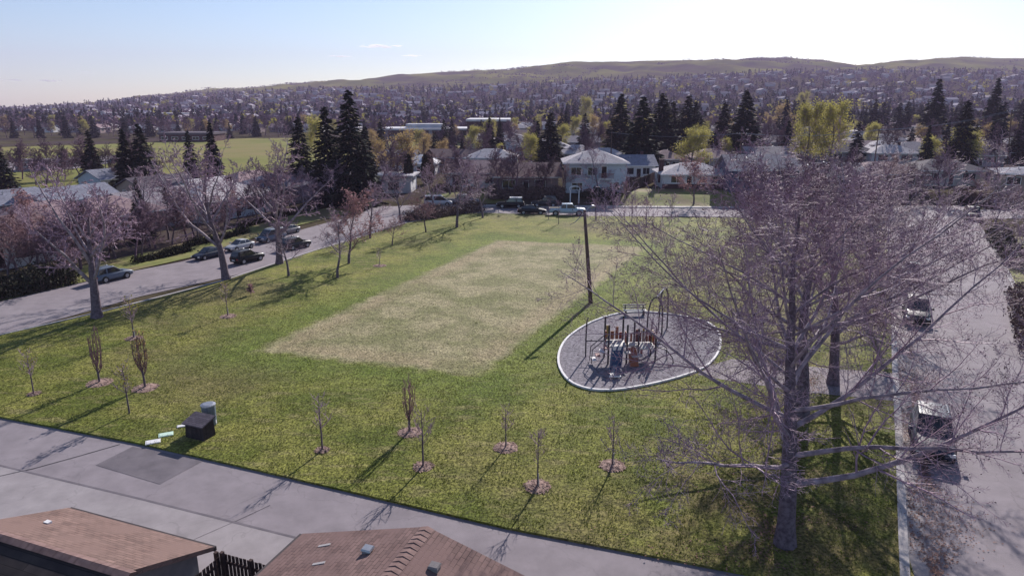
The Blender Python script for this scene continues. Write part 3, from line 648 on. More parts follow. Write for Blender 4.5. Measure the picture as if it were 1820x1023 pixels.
def conifer(p, h, label, group, wide=1.0, lib=None, k=None):
    lib = lib or CON; H0, tr, cr = lib[rnd.randrange(len(lib)) if k is None else k]
    o = empty('spruce_tree', p, rnd.uniform(0, 6.28), label=label, cat='conifer tree', group=group)
    s = h/H0; o.scale = (s*wide, s*wide, s); link('trunk', tr, o); link('crown', cr, o); return o
spr = [((630, 366), 160, 1.0, 'tallest dark spruce of the park view, beyond the left street'), ((588, 362), 190, 1.0, 'tall dark spruce just left of the tallest spruce'), ((540, 352), 208, 1.0, 'dark spruce, leftmost of the three tall ones beyond the left street'),
    ((655, 350), 225, .9, 'dark spruce tucked against the right of the tallest spruce'), ((170, 332), 232, 1.0, 'lone dark spruce with the field behind it, left'), ((233, 352), 230, 1.0, 'dark spruce of the pair behind the left house roofs, left one'), ((262, 350), 220, 1.0, 'dark spruce of the pair behind the left house roofs, right one'),
    ((255, 428), 318, 0.85, 'dark ivy covered conifer close behind the left verge trees'), ((385, 345), 218, .85, 'slim dark spruce behind the leaning bare tree'), ((345, 342), 232, .8, 'slim dark spruce behind the left roofs, left of another'), ((15, 352), 270, 1.15, 'dark spruce cut by the left edge of the view'),
    ((978, 300), 200, 1.1, 'dark spruce behind the bare bushes, left of the pale blue house'), ((790, 268), 212, 1.1, 'dark spruce standing before the middle of the school'), ((825, 266), 233, 1.0, 'short dark spruce before the school, right of a taller one'), ((870, 260), 207, 1.0, 'dark spruce before the right block of the school'), ((888, 262), 210, .9, 'slim dark spruce at the right corner of the school'),
    ((1100, 290), 167, 1.05, 'big dark spruce, leftmost of the dense group behind the bungalows'), ((1138, 308), 172, 1.1, 'big dark spruce, nearest of the dense group behind the bungalows'), ((1172, 292), 166, 1.05, 'big dark spruce in the dense group, behind the small hip roof'), ((1218, 280), 170, 1.1, 'wide dark spruce in the dense group, behind the yellow green bush'),
    ((1192, 278), 180, 1, 'dark spruce in the dense group, set back between two larger ones'), ((1318, 288), 160, 1.05, 'big dark spruce behind the roofs, left of the grey gabled houses'), ((1282, 280), 182, 1.0, 'dark spruce behind the utility pole'), ((1652, 262), 140, 1.0, 'tall dark spruce behind the crown of the verge trees, right'), ((1702, 300), 178, 1.0, 'dark spruce beside the yellow green bush at right'), ((1755, 258), 139, 1.0, 'tall dark spruce near the right edge, farther back'), ((1812, 290), 188, 1.1, 'dark spruce cut by the right edge of the view'), ((1640, 310), 222, .8, 'dark spruce behind the bare twigs of the verge trees')]
for (px, py), top, wd, lab in spr:
    p = at(px, py); conifer(p, hgt(p, top), lab, 'large dark spruces', wd*(1.1 if px > 1500 else 1.38 if px > 900 else 1.25 if px < 300 else 1.12))
for (px, py), top, lab in [((727, 338), 275, 'dark columnar cedar, left one of two beside the arched front'), ((764, 326), 268, 'dark columnar cedar, right one of two, beside the brown roofed house'), ((757, 326), 275, 'slim dark columnar cedar touching the right columnar cedar')]:
    p = at(px, py); h = hgt(p, top)
    rg = np.random.default_rng(px); n = 1600; z = rg.uniform(0.02, 1, n); a = rg.uniform(0, 6.28, n); rr = 0.9*np.sqrt(np.sin(np.pi*np.clip(z*0.86+0.14, 0, 1)))*rg.uniform(0.6, 1.08, n)
    o = empty('cedar_tree', p, 0, label=lab, cat='cedar tree')
    link('trunk', trunk_mesh(h*.9, .12), o); link('crown', leaf_mesh('crown', quads(np.stack([rr*np.cos(a), rr*np.sin(a), z*h], 1), 0.34, rg), [M['cedar_leaf']]), o)
yel = [((1430, 300), 192, 'yellow0', 0.95, 'large yellow green budding tree behind the blue gabled house, left half of a pair'), ((1472, 300), 190, 'yellow0', 0.9, 'large yellow green budding tree, right half of the pair behind the blue house'), ((1227, 306), 236, 'yellow0', 1.45, 'round yellow green tree above the pale bungalow roof'), ((1722, 300), 232, 'yellow0', 1.5, 'yellow green bush beside the dark spruce at right'), ((1655, 305), 248, 'yellow0', 1.1, 'yellow green bush behind the bare verge crowns'),
    ((703, 335), 246, 'orange0', 1.35, 'orange yellow leafed tree behind the flat arched front'), ((672, 330), 256, 'orange0', 1.0, 'orange leafed tree at the right of the tallest spruce'), ((945, 300), 243, 'yellow0', 1.0, 'pale yellow green tree left of the lone spruce'), ((893, 292), 258, 'yellow0', .8, 'small yellow green tree beside the pale hipped roof'), ((1020, 255), 212, 'yellow0', .9, 'yellow green tree above the wide grey roof'), ((1062, 252), 210, 'orange0', 1.1, 'pale orange tree right of the wide grey roof'), ((1043, 232), 177, 'yellow0', .8, 'tall pale yellow tree left of the dense spruces'), ((562, 300), 216, 'yellow0', .7, 'yellow green tree between the tall spruces'), ((1380, 240), 192, 'orange0', 1.4, 'pale orange tree behind the grey roofs'), ((1425, 215), 168, 'yellow0', .9, 'small yellow tree before the line of far spruces')]
for (px, py), top, k, wd, lab in yel:
    p = at(px, py); plant(k, 'budding_tree', p, hgt(p, top), lab, 'tree', 'budding yellow trees', wide=wd)

# hedges and shrubs
def shrub(name, pts, w_, h, m, label, seed, n=2500, size=0.16, cat='hedge', group=None, twig=None):
    rg = np.random.default_rng(seed); ps = np.array([[p[0], p[1], p[2]] for p in pts]); k = rg.uniform(0, len(ps)-1.001, n); i = k.astype(int); f = (k-i)[:, None]
    c = ps[i]*(1-f)+ps[i+1]*f
    bumpy = 0.72+0.35*np.sin(k*9.1+seed)*np.sin(k*5.3)
    r = np.sqrt(rg.uniform(0, 1, n)); a = rg.uniform(0, np.pi, n)
    q = np.stack([r*np.cos(a)*w_/2+rg.normal(size=n)*.05, rg.normal(size=n)*0.3, r*np.sin(a)*h*bumpy+0.05], 1)
    t = ps[-1]-ps[0]; t[2] = 0; t /= np.linalg.norm(t); nn = np.array([-t[1], t[0], 0])
    V = c-ps[0]+nn*q[:, :1]+t*q[:, 1:2]+np.array([0, 0, 1])*q[:, 2:]
    o = empty(name, tuple(ps[0]), 0, label=label, cat=cat, group=group)
    fol = leaf_mesh('foliage', quads(V, size, rg), [M[m]])
    st = []
    for j in range(int(n/40)):
        b = V[rg.integers(0, n)]; st.append(([(b[0]*.98, b[1], 0), tuple(b*np.array([1, 1, .6])), tuple(b)], [0.03, 0.02, 0.012], 0))
    link('foliage', join_mesh(fol, tubes_mesh('stems', st, [M['twig_red']], 3)), o); return o
shrub('hedge', [at(722,392), at(765,388), at(810,380), at(855,374)], 3.0, 2.3, 'hedge_brown', 'long brown leafless hedge between the lawn and the left street', 3, 9000, 0.13)
shrub('hedge', [at(-60,540), at(0,528), at(60,515), at(130,499)], 3.2, 2.6, 'hedge_leaf', 'tall near black hedge at the left edge beyond the street', 4, 9000, 0.16)
shrub('hedge', [at(330,440), at(400,424), at(440,412)], 1.3, 1.1, 'cedar_leaf', 'low olive hedge behind the silver parked car', 5, 2500, 0.14)
shrub('hedge', [at(430,405), at(475,394), at(520,380)], 1.2, 1.0, 'cedar_leaf', 'low olive hedge behind the blue grey van', 6, 2500, 0.14)
shrub('hedge', [at(240,468), at(300,455), at(335,446)], 1.5, 1.0, 'cedar_leaf', 'low olive hedge behind the leaning tree', 8, 2500, 0.14)
shrub('shrub', [at(870,352), at(920,352), at(1000,352)], 3.2, 2.6, 'hedge_brown', 'mass of brown shrubs behind the black jeep', 7, 6000, 0.2, 'shrub')
shrub('shrub', [at(1030,350), at(1065,350), at(1098,351)], 2.6, 1.8, 'hedge_leaf', 'dark shrubs under the pale blue house', 9, 4000, 0.18, 'shrub')
shrub('shrub', [at(770,340), at(800,340), at(850,343)], 2.0, 1.5, 'hedge_brown', 'brown shrubs under the brown roofed house', 10, 3000, 0.18, 'shrub')
shrub('shrub', [at(1770,420), at(1790,445), at(1815,480)], 3.0, 2.0, 'hedge_leaf', 'dark green juniper shrubs on the far side of the right street', 12, 6000, 0.16, 'shrub')
shrub('shrub', [at(1700,352), at(1740,360), at(1790,372)], 3.4, 2.2, 'hedge_brown', 'brown shrubs before the flat roofed house at right', 13, 5000, 0.2, 'shrub')
shrub('shrub', [at(580,352), at(620,350), at(660,345)], 3.0, 2.4, 'hedge_leaf', 'dark bushes at the foot of the tallest spruce', 14, 5000, 0.2, 'shrub')
shrub('shrub', [at(1310,352), at(1350,352), at(1400,354)], 2.4, 1.6, 'hedge_brown', 'brown shrubs under the blue gabled house', 15, 4000, 0.2, 'shrub')

shrub('shrub', [at(1812, 520), at(1830, 580), at(1850, 640)], 2.6, 1.7, 'hedge_brown', 'brown shrubs at the right edge beside the street kerb', 17, 4000, 0.15, 'shrub')
for (px, py), top, lab in [((1822, 470), 345, 'bare tree on the right verge before the flat roofed house'), ((1862, 600), 380, 'bare tree at the right edge beyond the street kerb'), ((1765, 410), 330, 'bare tree on the right verge behind the juniper shrubs')]:
    p = at(px, py); plant('med1', 'bare_tree', p, hgt(p, top), lab, 'tree', 'bare trees on the right verge', wide=1.2)
# saplings with mulch beds
def sapling_meshes(seed, kind):
    rg = random.Random(seed); th, fi = [], []
    h = 3.0
    if kind == 'column':
        th.append(([(0, 0, 0), (0, 0, .5), (0.02, 0, .9)], [.06, .055, .05], 0))
        for i in range(13):
            a = rg.uniform(0, 6.28); r = rg.uniform(.10, .42); z0 = rg.uniform(.45, 1.0); zt = h*rg.uniform(.75, 1.0)
            p = [(0.01, 0, z0), (r*.55*math.cos(a), r*.55*math.sin(a), z0+.35), (r*.9*math.cos(a), r*.9*math.sin(a), (z0+zt)/2+.1), (r*.8*math.cos(a), r*.8*math.sin(a), zt)]
            fi.append((p, [.022, .018, .015, .010], 0))
            for j in range(9):
                t = rg.uniform(.25, 1); k = t*3; q = min(int(k), 2); f = k-q
                b = [p[q][c]+(p[q+1][c]-p[q][c])*f for c in range(3)]; b2 = [b[0]+rg.gauss(0, .07), b[1]+rg.gauss(0, .07), b[2]+rg.uniform(.12, .3)]
                fi.append(([tuple(b), tuple(b2)], [.015, .010], 0))
    else:
        th.append(([(0, 0, 0), (.02, .01, 1.0), (0, .02, 1.9), (.02, 0, 2.9)], [.05, .04, .028, .010], 0))
        for i in range(18):
            a = rg.uniform(0, 6.28); z0 = rg.uniform(1.0, 2.7); L = rg.uniform(.3, .85)*(1.2-.25*(z0-1))
            p = [(0, 0, z0), (L*.5*math.cos(a), L*.5*math.sin(a), z0+L*.5), (L*.75*math.cos(a), L*.75*math.sin(a), z0+L*1.05)]
            fi.append((p, [.013, .009, .006], 0))
            for j in range(3):
                q = p[1]; fi.append(([q, (q[0]+rg.gauss(0, .12), q[1]+rg.gauss(0, .12), q[2]+rg.uniform(.1, .35))], [.012, .008], 0))
    return th, fi
SAP = {}
for k, sd_ in (('column', 1), ('column', 2), ('whip', 3), ('whip', 4), ('whip', 5)):
    th, fi = sapling_meshes(sd_, k)
    rgx = np.random.default_rng(sd_)
    tp = np.array([b[0][-1] for b in fi]); ii = rgx.integers(0, len(tp), 150)
    SAP.setdefault(k, []).append((tubes_mesh('trunk', th, [M['bark']], 6), tubes_mesh('crown', fi, [M['twig_red'] if k == 'column' else M['twig']], 3), tp, rgx))
def mulch(p, r, label, m='chips'):
    rg = random.Random(int(p[0]*100)); b = MB(); n = 28
    ring = [(r*(1+rg.gauss(0, .05))*math.cos(6.283*i/n), r*(1+rg.gauss(0, .05))*math.sin(6.283*i/n), 0.0) for i in range(n)]
    mid = [(x*.6, y*.6, .06) for x, y, z in ring]
    b.mesh(ring+mid+[(0, 0, .09)], [(i, (i+1) % n, n+(i+1) % n, n+i) for i in range(n)]+[(n+i, n+(i+1) % n, 2*n) for i in range(n)])
    for i in range(90):
        a = rg.uniform(0, 6.28); q = r*math.sqrt(rg.random())*1.05; s = rg.uniform(.03, .07); t = rg.uniform(0, 3.14); x, y = q*math.cos(a), q*math.sin(a); z = .10-.08*q/r
        b.face([(x+s*math.cos(t)*2, y+s*math.sin(t)*2, z+.01), (x-s*math.sin(t)*.6, y+s*math.cos(t)*.6, z+.03), (x-s*math.cos(t)*2, y-s*math.sin(t)*2, z+.012), (x+s*math.sin(t)*.6, y-s*math.cos(t)*.6, z+.02)])
    o = b.build('mulch_bed', m, None, uv=False, loc=(p[0], p[1], p[2]+.002)); return set_props(o, label, 'mulch bed', 'mulch beds of the saplings')
saps = [((60, 700), 638, 'whip', 0.35, 'far_yellow', 'thin sapling nearest the left edge of the lawn'), ((177, 680), 597, 'column', 0.75, None, 'slim columnar sapling, left one of the reddish pair'), ((258, 689), 600, 'column', 0.75, 'orange_leaf', 'rusty columnar sapling, right one of the reddish pair'),
    ((238, 601), 545, 'whip', 0.6, 'far_yellow', 'thin greening sapling behind the rusty columnar one'), ((230, 734), 662, 'whip', 0, 'far_yellow', 'greenish thin sapling without mulch above the utility box'), ((405, 562), 518, 'whip', 0.65, 'far_yellow', 'thin sapling in the shade of the leaning tree'),
    ((675, 472), 448, 'whip', 0.7, None, 'tiny sapling left of the dry pitch, toward the low forked tree'), ((573, 800), 722, 'whip', 0.35, None, 'thin bare sapling right of the utility box, close to the lane'), ((728, 768), 678, 'column', 0.62, None, 'dark columnar sapling in the middle of the near lawn'), ((752, 829), 745, 'whip', 0.5, None, 'thin bare sapling just below the dark columnar one'),
    ((899, 795), 735, 'whip', 0.62, None, 'thin sapling in a round chip bed, middle of three toward the playground'), ((955, 864), 788, 'whip', 0.62, None, 'thin sapling in a chip bed nearest the lane, below the playground'), ((1088, 827), 758, 'whip', 0.62, None, 'thin sapling in a chip bed under the big tree twigs'),
    ((975, 390), 362, 'whip', 0, None, 'thin sapling before the white pickup, left of two'), ((993, 398), 366, 'whip', 0, None, 'thin sapling before the white pickup, right of two'), ((1058, 391), 352, 'whip', 0, None, 'thin sapling right of the street lamp head'), ((1123, 393), 355, 'whip', 0, None, 'thin sapling beside the far road, below the dark fence'), ((1148, 403), 368, 'whip', 0.7, 'red_leaf', 'reddish sapling below the pale bungalow lawn'), ((1193, 393), 355, 'whip', 0, None, 'thin sapling beside the far road, below the steps')]
for n_, ((px, py), top, k, mr, lf, lab) in enumerate(saps):
    p = at(px, py, 0.1); h = hgt(p, top)*(1.28 if k == 'whip' else 1.15); lib = SAP[k]; tr, cr, tp, rgx = lib[n_ % len(lib)]
    o = empty('sapling', p, rnd.uniform(0, 6.28), label=lab, cat='sapling', group='young park saplings'); s = h/3.0; o.scale = (s, s, s)
    link('trunk', tr, o); link('crown', cr, o)
    if lf: link('leaves', leaf_mesh('leaves', quads(tp[rgx.integers(0, len(tp), 130)]+rgx.normal(size=(130, 3))*.05, .075, rgx), [M[lf]]), o)
    if k == 'whip' and mr > .55:
        b = MB(); b.tube([(.10, .03, 0), (.07, .02, .75)], [.03, .025], 6); b.build('stake', 'play_deck', o)
    if mr: mulch(p, mr, 'chip bed at the foot of the '+' '.join(lab.replace(',', '').split()[:8]), 'chips')
p = at(446, 524, .1)
o = empty('red_shrub', p, 0, label='small rusty red shrub on the lawn near the left verge', cat='shrub')
rgx = np.random.default_rng(5); q = rgx.normal(size=(160, 3))*np.array([.14, .14, .26])+np.array([0, 0, .62])
link('foliage', join_mesh(leaf_mesh('foliage', quads(q, .11, rgx), [M['red_leaf']]), tubes_mesh('stems', [([(0, 0, 0), (.05*math.cos(i), .05*math.sin(i), .5), (.16*math.cos(i), .16*math.sin(i), .9)], [.02, .015, .008], 0) for i in range(6)], [M['bark']], 4)), o)

# ------------------------------------------------------------------ buildings
def add_window(root, x0, x1, z0, z1, w_, d_, side='front', trim='white_paint', pane='glass', name='window'):
    def mp(a, out, z):
        if side == 'front': return (a, -out, z)
        if side == 'back': return (a, d_+out, z)
        if side == 'right': return (w_/2+out, a, z)
        return (-w_/2-out, a, z)
    def slab(b, a0, a1, q0, q1, o0, o1):
        v = [mp(a, o_, z) for o_ in (o0, o1) for a, z in ((a0, q0), (a1, q0), (a1, q1), (a0, q1))]
        b.mesh(v, [(0, 1, 2, 3), (4, 5, 6, 7), (0, 1, 5, 4), (1, 2, 6, 5), (2, 3, 7, 6), (3, 0, 4, 7)])
    b = MB(); t = 0.09
    slab(b, x0-t, x0, z0-t, z1+t, -.02, .05); slab(b, x1, x1+t, z0-t, z1+t, -.02, .05)
    slab(b, x0, x1, z1, z1+t, -.02, .047); slab(b, x0, x1, z0-t, z0, -.02, .06)
    if name == 'window' and x1-x0 > 1.4: slab(b, (x0+x1)/2-.03, (x0+x1)/2+.03, z0, z1, -.01, .035)
    o = b.build(name, trim, root, uv=False)
    g = MB(); slab(g, x0, x1, z0, z1, -.015, .012); g.build('pane' if name == 'window' else 'panel', pane, o, uv=False)
    return o
def roof_mesh(w_, d_, zt, rise, kind, ov=0.5, th=0.16):
    x0, x1, y0, y1 = -w_/2-ov, w_/2+ov, -ov, d_+ov; ym = d_/2; b = MB()
    ze = zt-0.02
    if kind == 'gable':
        s = [(y0, ze), (ym, zt+rise), (y1, ze), (y1, ze-th), (ym, zt+rise-th-.02), (y0, ze-th)]
        n = 6; v = [(x, y, z) for x in (x0, x1) for y, z in s]
        b.mesh(v, [(0, 1, 7, 6), (1, 2, 8, 7), (2, 3, 9, 8), (3, 4, 10, 9), (4, 5, 11, 10), (5, 0, 6, 11), (0, 5, 4, 1), (1, 4, 3, 2), (6, 7, 10, 11), (7, 8, 9, 10)])
    elif kind == 'hip':
        hx = max(0.2, (x1-x0)/2-(y1-y0)/2*0.95)
        v = [(x0, y0, ze), (x1, y0, ze), (x1, y1, ze), (x0, y1, ze), (-hx, ym, zt+rise), (hx, ym, zt+rise)]+[(x, y, ze-th) for x, y in ((x0, y0), (x1, y0), (x1, y1), (x0, y1))]
        b.mesh(v, [(0, 1, 5, 4), (1, 2, 5), (2, 3, 4, 5), (3, 0, 4), (0, 6, 7, 1), (1, 7, 8, 2), (2, 8, 9, 3), (3, 9, 6, 0), (6, 9, 8, 7)])
    else:
        b.box(x0, x1, y0, y1, zt, zt+0.28)
    return b
def house(name, p, w_, d_, hw, rz, roof, rise, wm, rm, label, wins=(), door=None, chim=None, group=None, cat='house', brick=None, ov=0.5, vents=2, sides=True, pane='glass'):
    root = empty(name, p, rz, label=label, cat=cat, group=group)
    b = MB(); zb = -1.2
    b.box(-w_/2, w_/2, 0, d_, zb, hw)
    if roof == 'gable':
        for x in (-w_/2, w_/2): b.face([(x, 0, hw), (x, d_, hw), (x, d_/2, hw+rise*(d_/2)/(d_/2+ov)-.02)])
    b.build('wall', wm, root)
    if brick:
        q = MB(); q.box(-w_/2-.06, w_/2+.06, -.06, .3, zb, brick); q.build('foundation', 'brick_dark', root)
    rf = roof_mesh(w_, d_, hw, rise, roof, ov).build('roof', rm, root)
    fs = MB(); x0, x1 = -w_/2-ov, w_/2+ov
    if roof != 'flat':
        fs.box(x0, x1, -ov-.11, -ov-.01, hw-.22, hw-.06); fs.build('gutter', 'white_paint', root, uv=False)
        fs = MB(); fs.box(x0, x1, d_+ov+.01, d_+ov+.11, hw-.22, hw-.06); fs.build('gutter', 'white_paint', root, uv=False)
    if chim:
        cx, cy, cw = chim; q = MB(); q.box(cx-cw/2, cx+cw/2, cy-cw/2, cy+cw/2, hw*0.3, hw+rise+.6); q.box(cx-cw/2-.06, cx+cw/2+.06, cy-cw/2-.06, cy+cw/2+.06, hw+rise+.6, hw+rise+.7); q.build('chimney', 'brick_dark', rf)
    for i in range(vents if roof != 'flat' else 0):
        q = MB(); vx = (-.22+.3*i)*w_; vy = d_*(.62 if i else .3); vz = hw+rise*(1-abs(vy-d_/2)/(d_/2+ov))
        q.tube([(vx, vy, vz-.2), (vx, vy, vz+.35)], .07, 6); q.box(vx-.13, vx+.13, vy-.13, vy+.13, vz+.35, vz+.42); q.build('roof_vent', 'grey_metal', rf)
    for (a0, a1, z0, z1) in wins: add_window(root, a0, a1, z0, z1, w_, d_, pane=pane)
    if sides:
        zz = hw-1.55
        add_window(root, d_*.3, d_*.3+1.0, zz, zz+.95, w_, d_, 'right'); add_window(root, d_*.6, d_*.6+1.0, zz, zz+.95, w_, d_, 'left')
    if door: add_window(root, door[0], door[1], door[2] if len(door) > 2 else 0.15, (door[2] if len(door) > 2 else .15)+2.0, w_, d_, name='door', pane='fence_brown')
    return root
# near garages
GA = R(-20)
g = house('garage', Vector((-15.28, 15.52, 0)), 6.0, 5.58, 2.6, GA, 'gable', 1.3, 'stucco_grey', 'shingle_brown', 'brown shingled gable garage at the bottom left corner', group='garages along the back lane', cat='garage', vents=0, sides=False, ov=0.38)
for ch in g.children:
    if ch.name.startswith('gutter'): ch.data.materials[0] = M['fascia']
    if ch.name.startswith('roof'):
        rfo = ch
        # the near slope's shakes have its shade painted in as a dark colour
        ch.data.materials.append(M['shake_shaded'])
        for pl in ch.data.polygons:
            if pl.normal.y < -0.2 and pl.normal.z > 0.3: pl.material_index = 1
b = MB(); n_ = 24
for i in range(n_):
    x = -3.5+7.0*i/n_; b.mesh([(x, 2.55, 3.84), (x+.33, 2.55, 3.84), (x+.33, 2.75, 3.925), (x, 2.75, 3.925), (x, 2.95, 3.84), (x+.33, 2.95, 3.84)], [(0, 1, 2, 3), (3, 2, 5, 4)])
b.build('ridge_cap', 'ridge_cap', rfo)
b = MB(); b.box(-2.2, -1.98, 4.25, 4.40, 3.22, 3.33); b.build('roof_vent', 'white_paint', rfo)
g = house('garage', Vector((-5.70, 10.75, 0)), 8.9, 8.2, 2.6, GA, 'gable', 1.4, 'stucco_grey', 'shingle_brown', 'brown shingled garage at the bottom centre with two roof vents', group='garages along the back lane', cat='garage', vents=0, sides=False, ov=0.4)
# its ridge runs away from the lane: turn the roof and gable walls
for ch in list(g.children):
    bpy.data.objects.remove(ch, do_unlink=True)
gw, gd = 9.0, 8.4
b = MB(); b.box(-gw/2, gw/2, 0, gd, -.2, 2.6); b.face([(-gw/2, 0, 2.6), (gw/2, 0, 2.6), (0, 0, 3.85)]); b.face([(-gw/2, gd, 2.6), (gw/2, gd, 2.6), (0, gd, 3.85)]); b.build('wall', 'stucco_grey', g)
b = MB(); hx = gw/2+.4; y0, y1 = -.4, gd+.4
s = [(-hx, 2.58), (0, 4.0), (hx, 2.58), (hx, 2.42), (0, 3.82), (-hx, 2.42)]
v = [(x, y, z) for y in (y0, y1) for x, z in s]
b.mesh(v, [(0, 1, 7, 6), (1, 2, 8, 7), (2, 3, 9, 8), (3, 4, 10, 9), (4, 5, 11, 10), (5, 0, 6, 11), (0, 5, 4, 1), (1, 4, 3, 2), (6, 7, 10, 11), (7, 8, 9, 10)])
rfo = b.build('roof', 'shingle_dark', g)
b = MB(); n_ = 40
for i in range(n_):
    y = y0+(y1-y0)*i/n_; l_ = (y1-y0)/n_; zf, zb_ = 4.045, 4.015
    b.mesh([(-.24, y, 3.95), (0, y, zf), (.24, y, 3.95), (-.24, y+l_*1.05, 3.935), (0, y+l_*1.05, zb_), (.24, y+l_*1.05, 3.935)], [(0, 1, 4, 3), (1, 2, 5, 4), (0, 1, 2)])
b.build('ridge_cap', 'ridge_cap', rfo)
def slope_z(x): return 4.0-abs(x)/hx*1.42
for vx, vy, col in ((-1.45, 7.55, 'grey_metal'), (.95, 7.35, 'stucco_grey')):
    z = slope_z(vx); q = MB(); q.box(-.2, .2, -.17, .17, -.08, .12); q.mesh([(-.24, -.21, .12), (.24, -.21, .12), (.24, .21, .16), (-.24, .21, .16), (-.2, -.17, .2), (.2, -.17, .2), (.2, .17, .23), (-.2, .17, .23)], [(0, 1, 5, 4), (1, 2, 6, 5), (2, 3, 7, 6), (3, 0, 4, 7), (4, 5, 6, 7)])
    q.build('roof_vent', col, rfo, loc=(vx, vy, z), uv=False).scale = (.72, .72, .72)
for vx, vy in ((-3.4, 8.0), (-2.9, 7.0)):
    q = MB(); z = slope_z(vx); q.box(-.22, .22, -.05, .05, -.01, .012); o = q.build('loose_shingle', 'concrete', rfo, loc=(vx, vy, z+.01), uv=False); o.rotation_euler = (0, -.3, .2)
for sx in (-1, 1):
    q = MB(); q.box(sx*(hx+.05)-.05, sx*(hx+.05)+.05, y0, y1, 2.4, 2.56); q.build('gutter', 'fascia', g)
# board fence between the garages
for pz, rz_, ln_, lab in [((-10.15, 20.75, 0), GA, 2.6, 'dark board fence beside the lane between the two garages'), ((-10.15, 20.75, 0), GA-math.pi/2, 3.4, 'dark gappy board fence at the end wall of the left garage')]:
    o = empty('board_fence', pz, rz_, label=lab, cat='fence', group='fences between the garages')
    b = MB(); k_ = int(ln_/.165)
    for i in range(k_): b.box(.03+i*.165, .03+i*.165+.125, -.02, .0, .05, 1.75+.03*math.sin(i*3.1))
    b.build('fence_panel', 'fence_brown', o)
    for z_ in (.4, 1.4):
        b = MB(); b.box(0, ln_, -.065, -.021, z_, z_+.1); b.build('rail', 'fence_brown', o)
    for x in (0.06 if rz_ == GA else .2, ln_*.5, ln_-.06):
        b = MB(); b.box(x-.06, x+.06, -.19, -.067, 0, 1.9); b.build('post', 'fence_brown', o)

# street houses
AL = -0.03
hs = [('house', (1236, 336), 12.2, 9, 2.8, AL, 'hip', 1.75, 'siding_white', 'roof_pale', 'pale hip roofed bungalow on a sloping lawn, brick below its windows', [(-4.6, -2.6, 1.2, 2.35), (.6, 2.0, 1.25, 2.3), (2.8, 5.2, 1.1, 2.35)], (-1.7, -.8, .3), (-6.0, 3.2, .8), .95),
    ('house', (1356, 343), 12.0, 9, 4.2, AL, 'gable', 2.3, 'siding_blue', 'roof_grey', 'dark blue house with grey gable roof and white trim', [(-4.6, -2.6, 2.3, 3.7), (-.6, .4, .4, 1.6), (1.2, 2.2, 2.4, 3.5), (3.4, 5.0, 2.4, 3.6)], (-1.7, -.8, .5), None, None),
    ('house', (1058, 343), 10.6, 9, 5.4, AL, 'hip', 1.9, 'siding_paleblue', 'roof_pale', 'pale blue two storey house with a rusty balcony railing', [(-4.4, -2.6, 3.2, 4.5), (-1.4, .2, 3.2, 4.5), (-4.2, -2.4, .6, 1.8), (2.6, 4.2, .6, 1.9)], (1.0, 1.9, 2.7), None, None),
    ('house', (838, 334), 9.6, 8.5, 2.9, AL, 'gable', 2.0, 'siding_white', 'roof_rose', 'white house with brownish gable roof and dark porch, by the parked vans', [(-3.6, -.6, .5, 2.4), (2.6, 4.0, .9, 2.3)], (.5, 1.5, .2), None, None),
    ('house', (700, 343), 6.8, 7, 3.2, AL, 'flat', .3, 'siding_white', 'membrane', 'flat roofed white front with an arched lattice opening', [(-1.1, 1.1, .6, 2.2)], None, None, None),
    ('house', (935, 343), 11.5, 9, 3.0, AL, 'gable', 2.1, 'siding_rose', 'roof_brown', 'brown roofed house half hidden behind bare shrubs', [(-4.2, -2.0, .9, 2.3), (1.6, 3.4, .9, 2.3)], (-.5, .4), None, None),
    ('house', (1470, 343), 13, 9, 3.1, AL, 'gable', 2.0, 'siding_grey', 'roof_grey', 'grey gabled house behind the crowns at the far corner', [(-4.8, -2.6, 1, 2.4), (1.0, 3.0, 1, 2.4)], (-.6, .3), None, None),
    ('house', (1580, 338), 12.5, 9, 3.0, AL, 'hip', 1.9, 'siding_tan', 'roof_rose', 'tan hip roofed house at the end of the right street', [(-4.6, -2.6, 1, 2.4), (2.0, 4.4, 1, 2.4)], (-.6, .3), None, None),
    ('house', (1690, 330), 12.5, 9, 3.0, AL, 'hip', 1.8, 'siding_cream', 'roof_dark', 'cream house with dark hip roof across the right street', [(-4.6, -2.6, 1, 2.4), (2.0, 4.4, 1, 2.4)], (-.6, .3), None, None),
    ('house', (1835, 352), 10, 10, 4.2, R(-25), 'hip', .9, 'siding_tan', 'roof_blue', 'brown house with low blue grey roof at the right edge', [(-4.2, -2.2, 2.2, 3.5), (1.0, 3.6, 2.2, 3.5)], (-.9, .1), None, None)]
HO = []
for nm_, pp, w_, d_, hw, rz, rf, rise, wm, rm, lab, wins, door, chim, brick in hs:
    HO.append(house(nm_, at(*pp), w_, d_, hw, rz, rf, rise, wm, rm, lab, wins, door, chim, 'houses along the far street', brick=brick, ov=.65, sides=True))
h3 = HO[2]; b = MB(); b.box(.4, 3.0, -1.4, 0, 2.55, 2.68); b.build('balcony_floor', 'white_paint', h3)
b = MB()
for i in range(14): b.box(.42+i*.195, .47+i*.195, -1.4, -1.34, 2.68, 3.5)
b.box(.4, 3.0, -1.42, -1.33, 3.5, 3.57); b.build('railing', 'railing_rust', h3)
b = MB()
for x in (.45, 2.95): b.box(x-.06, x+.06, -1.4, -1.28, -1, 2.55)
b.build('balcony_post', 'white_paint', h3)
h5 = HO[4]; b = MB()
for i in range(7): b.box(-.95+i*.3, -.91+i*.3, -.1, -.07, .6, 2.2)
for i in range(5): b.box(-1.05, 1.05, -.13, -.1, .7+i*.33, .74+i*.33)
b.build('lattice', 'dark_metal', h5)
h1 = HO[0]; b = MB()
for i in range(5): b.box(-2.2, -.6, -.3-.32*(i+1), -.3-.32*i+.02, -.9, .05-.17*i)
b.build('steps', 'concrete', h1)
b = MB(); b.box(-9.4, -6.4, 1.5, 1.62, -1, 1.5)
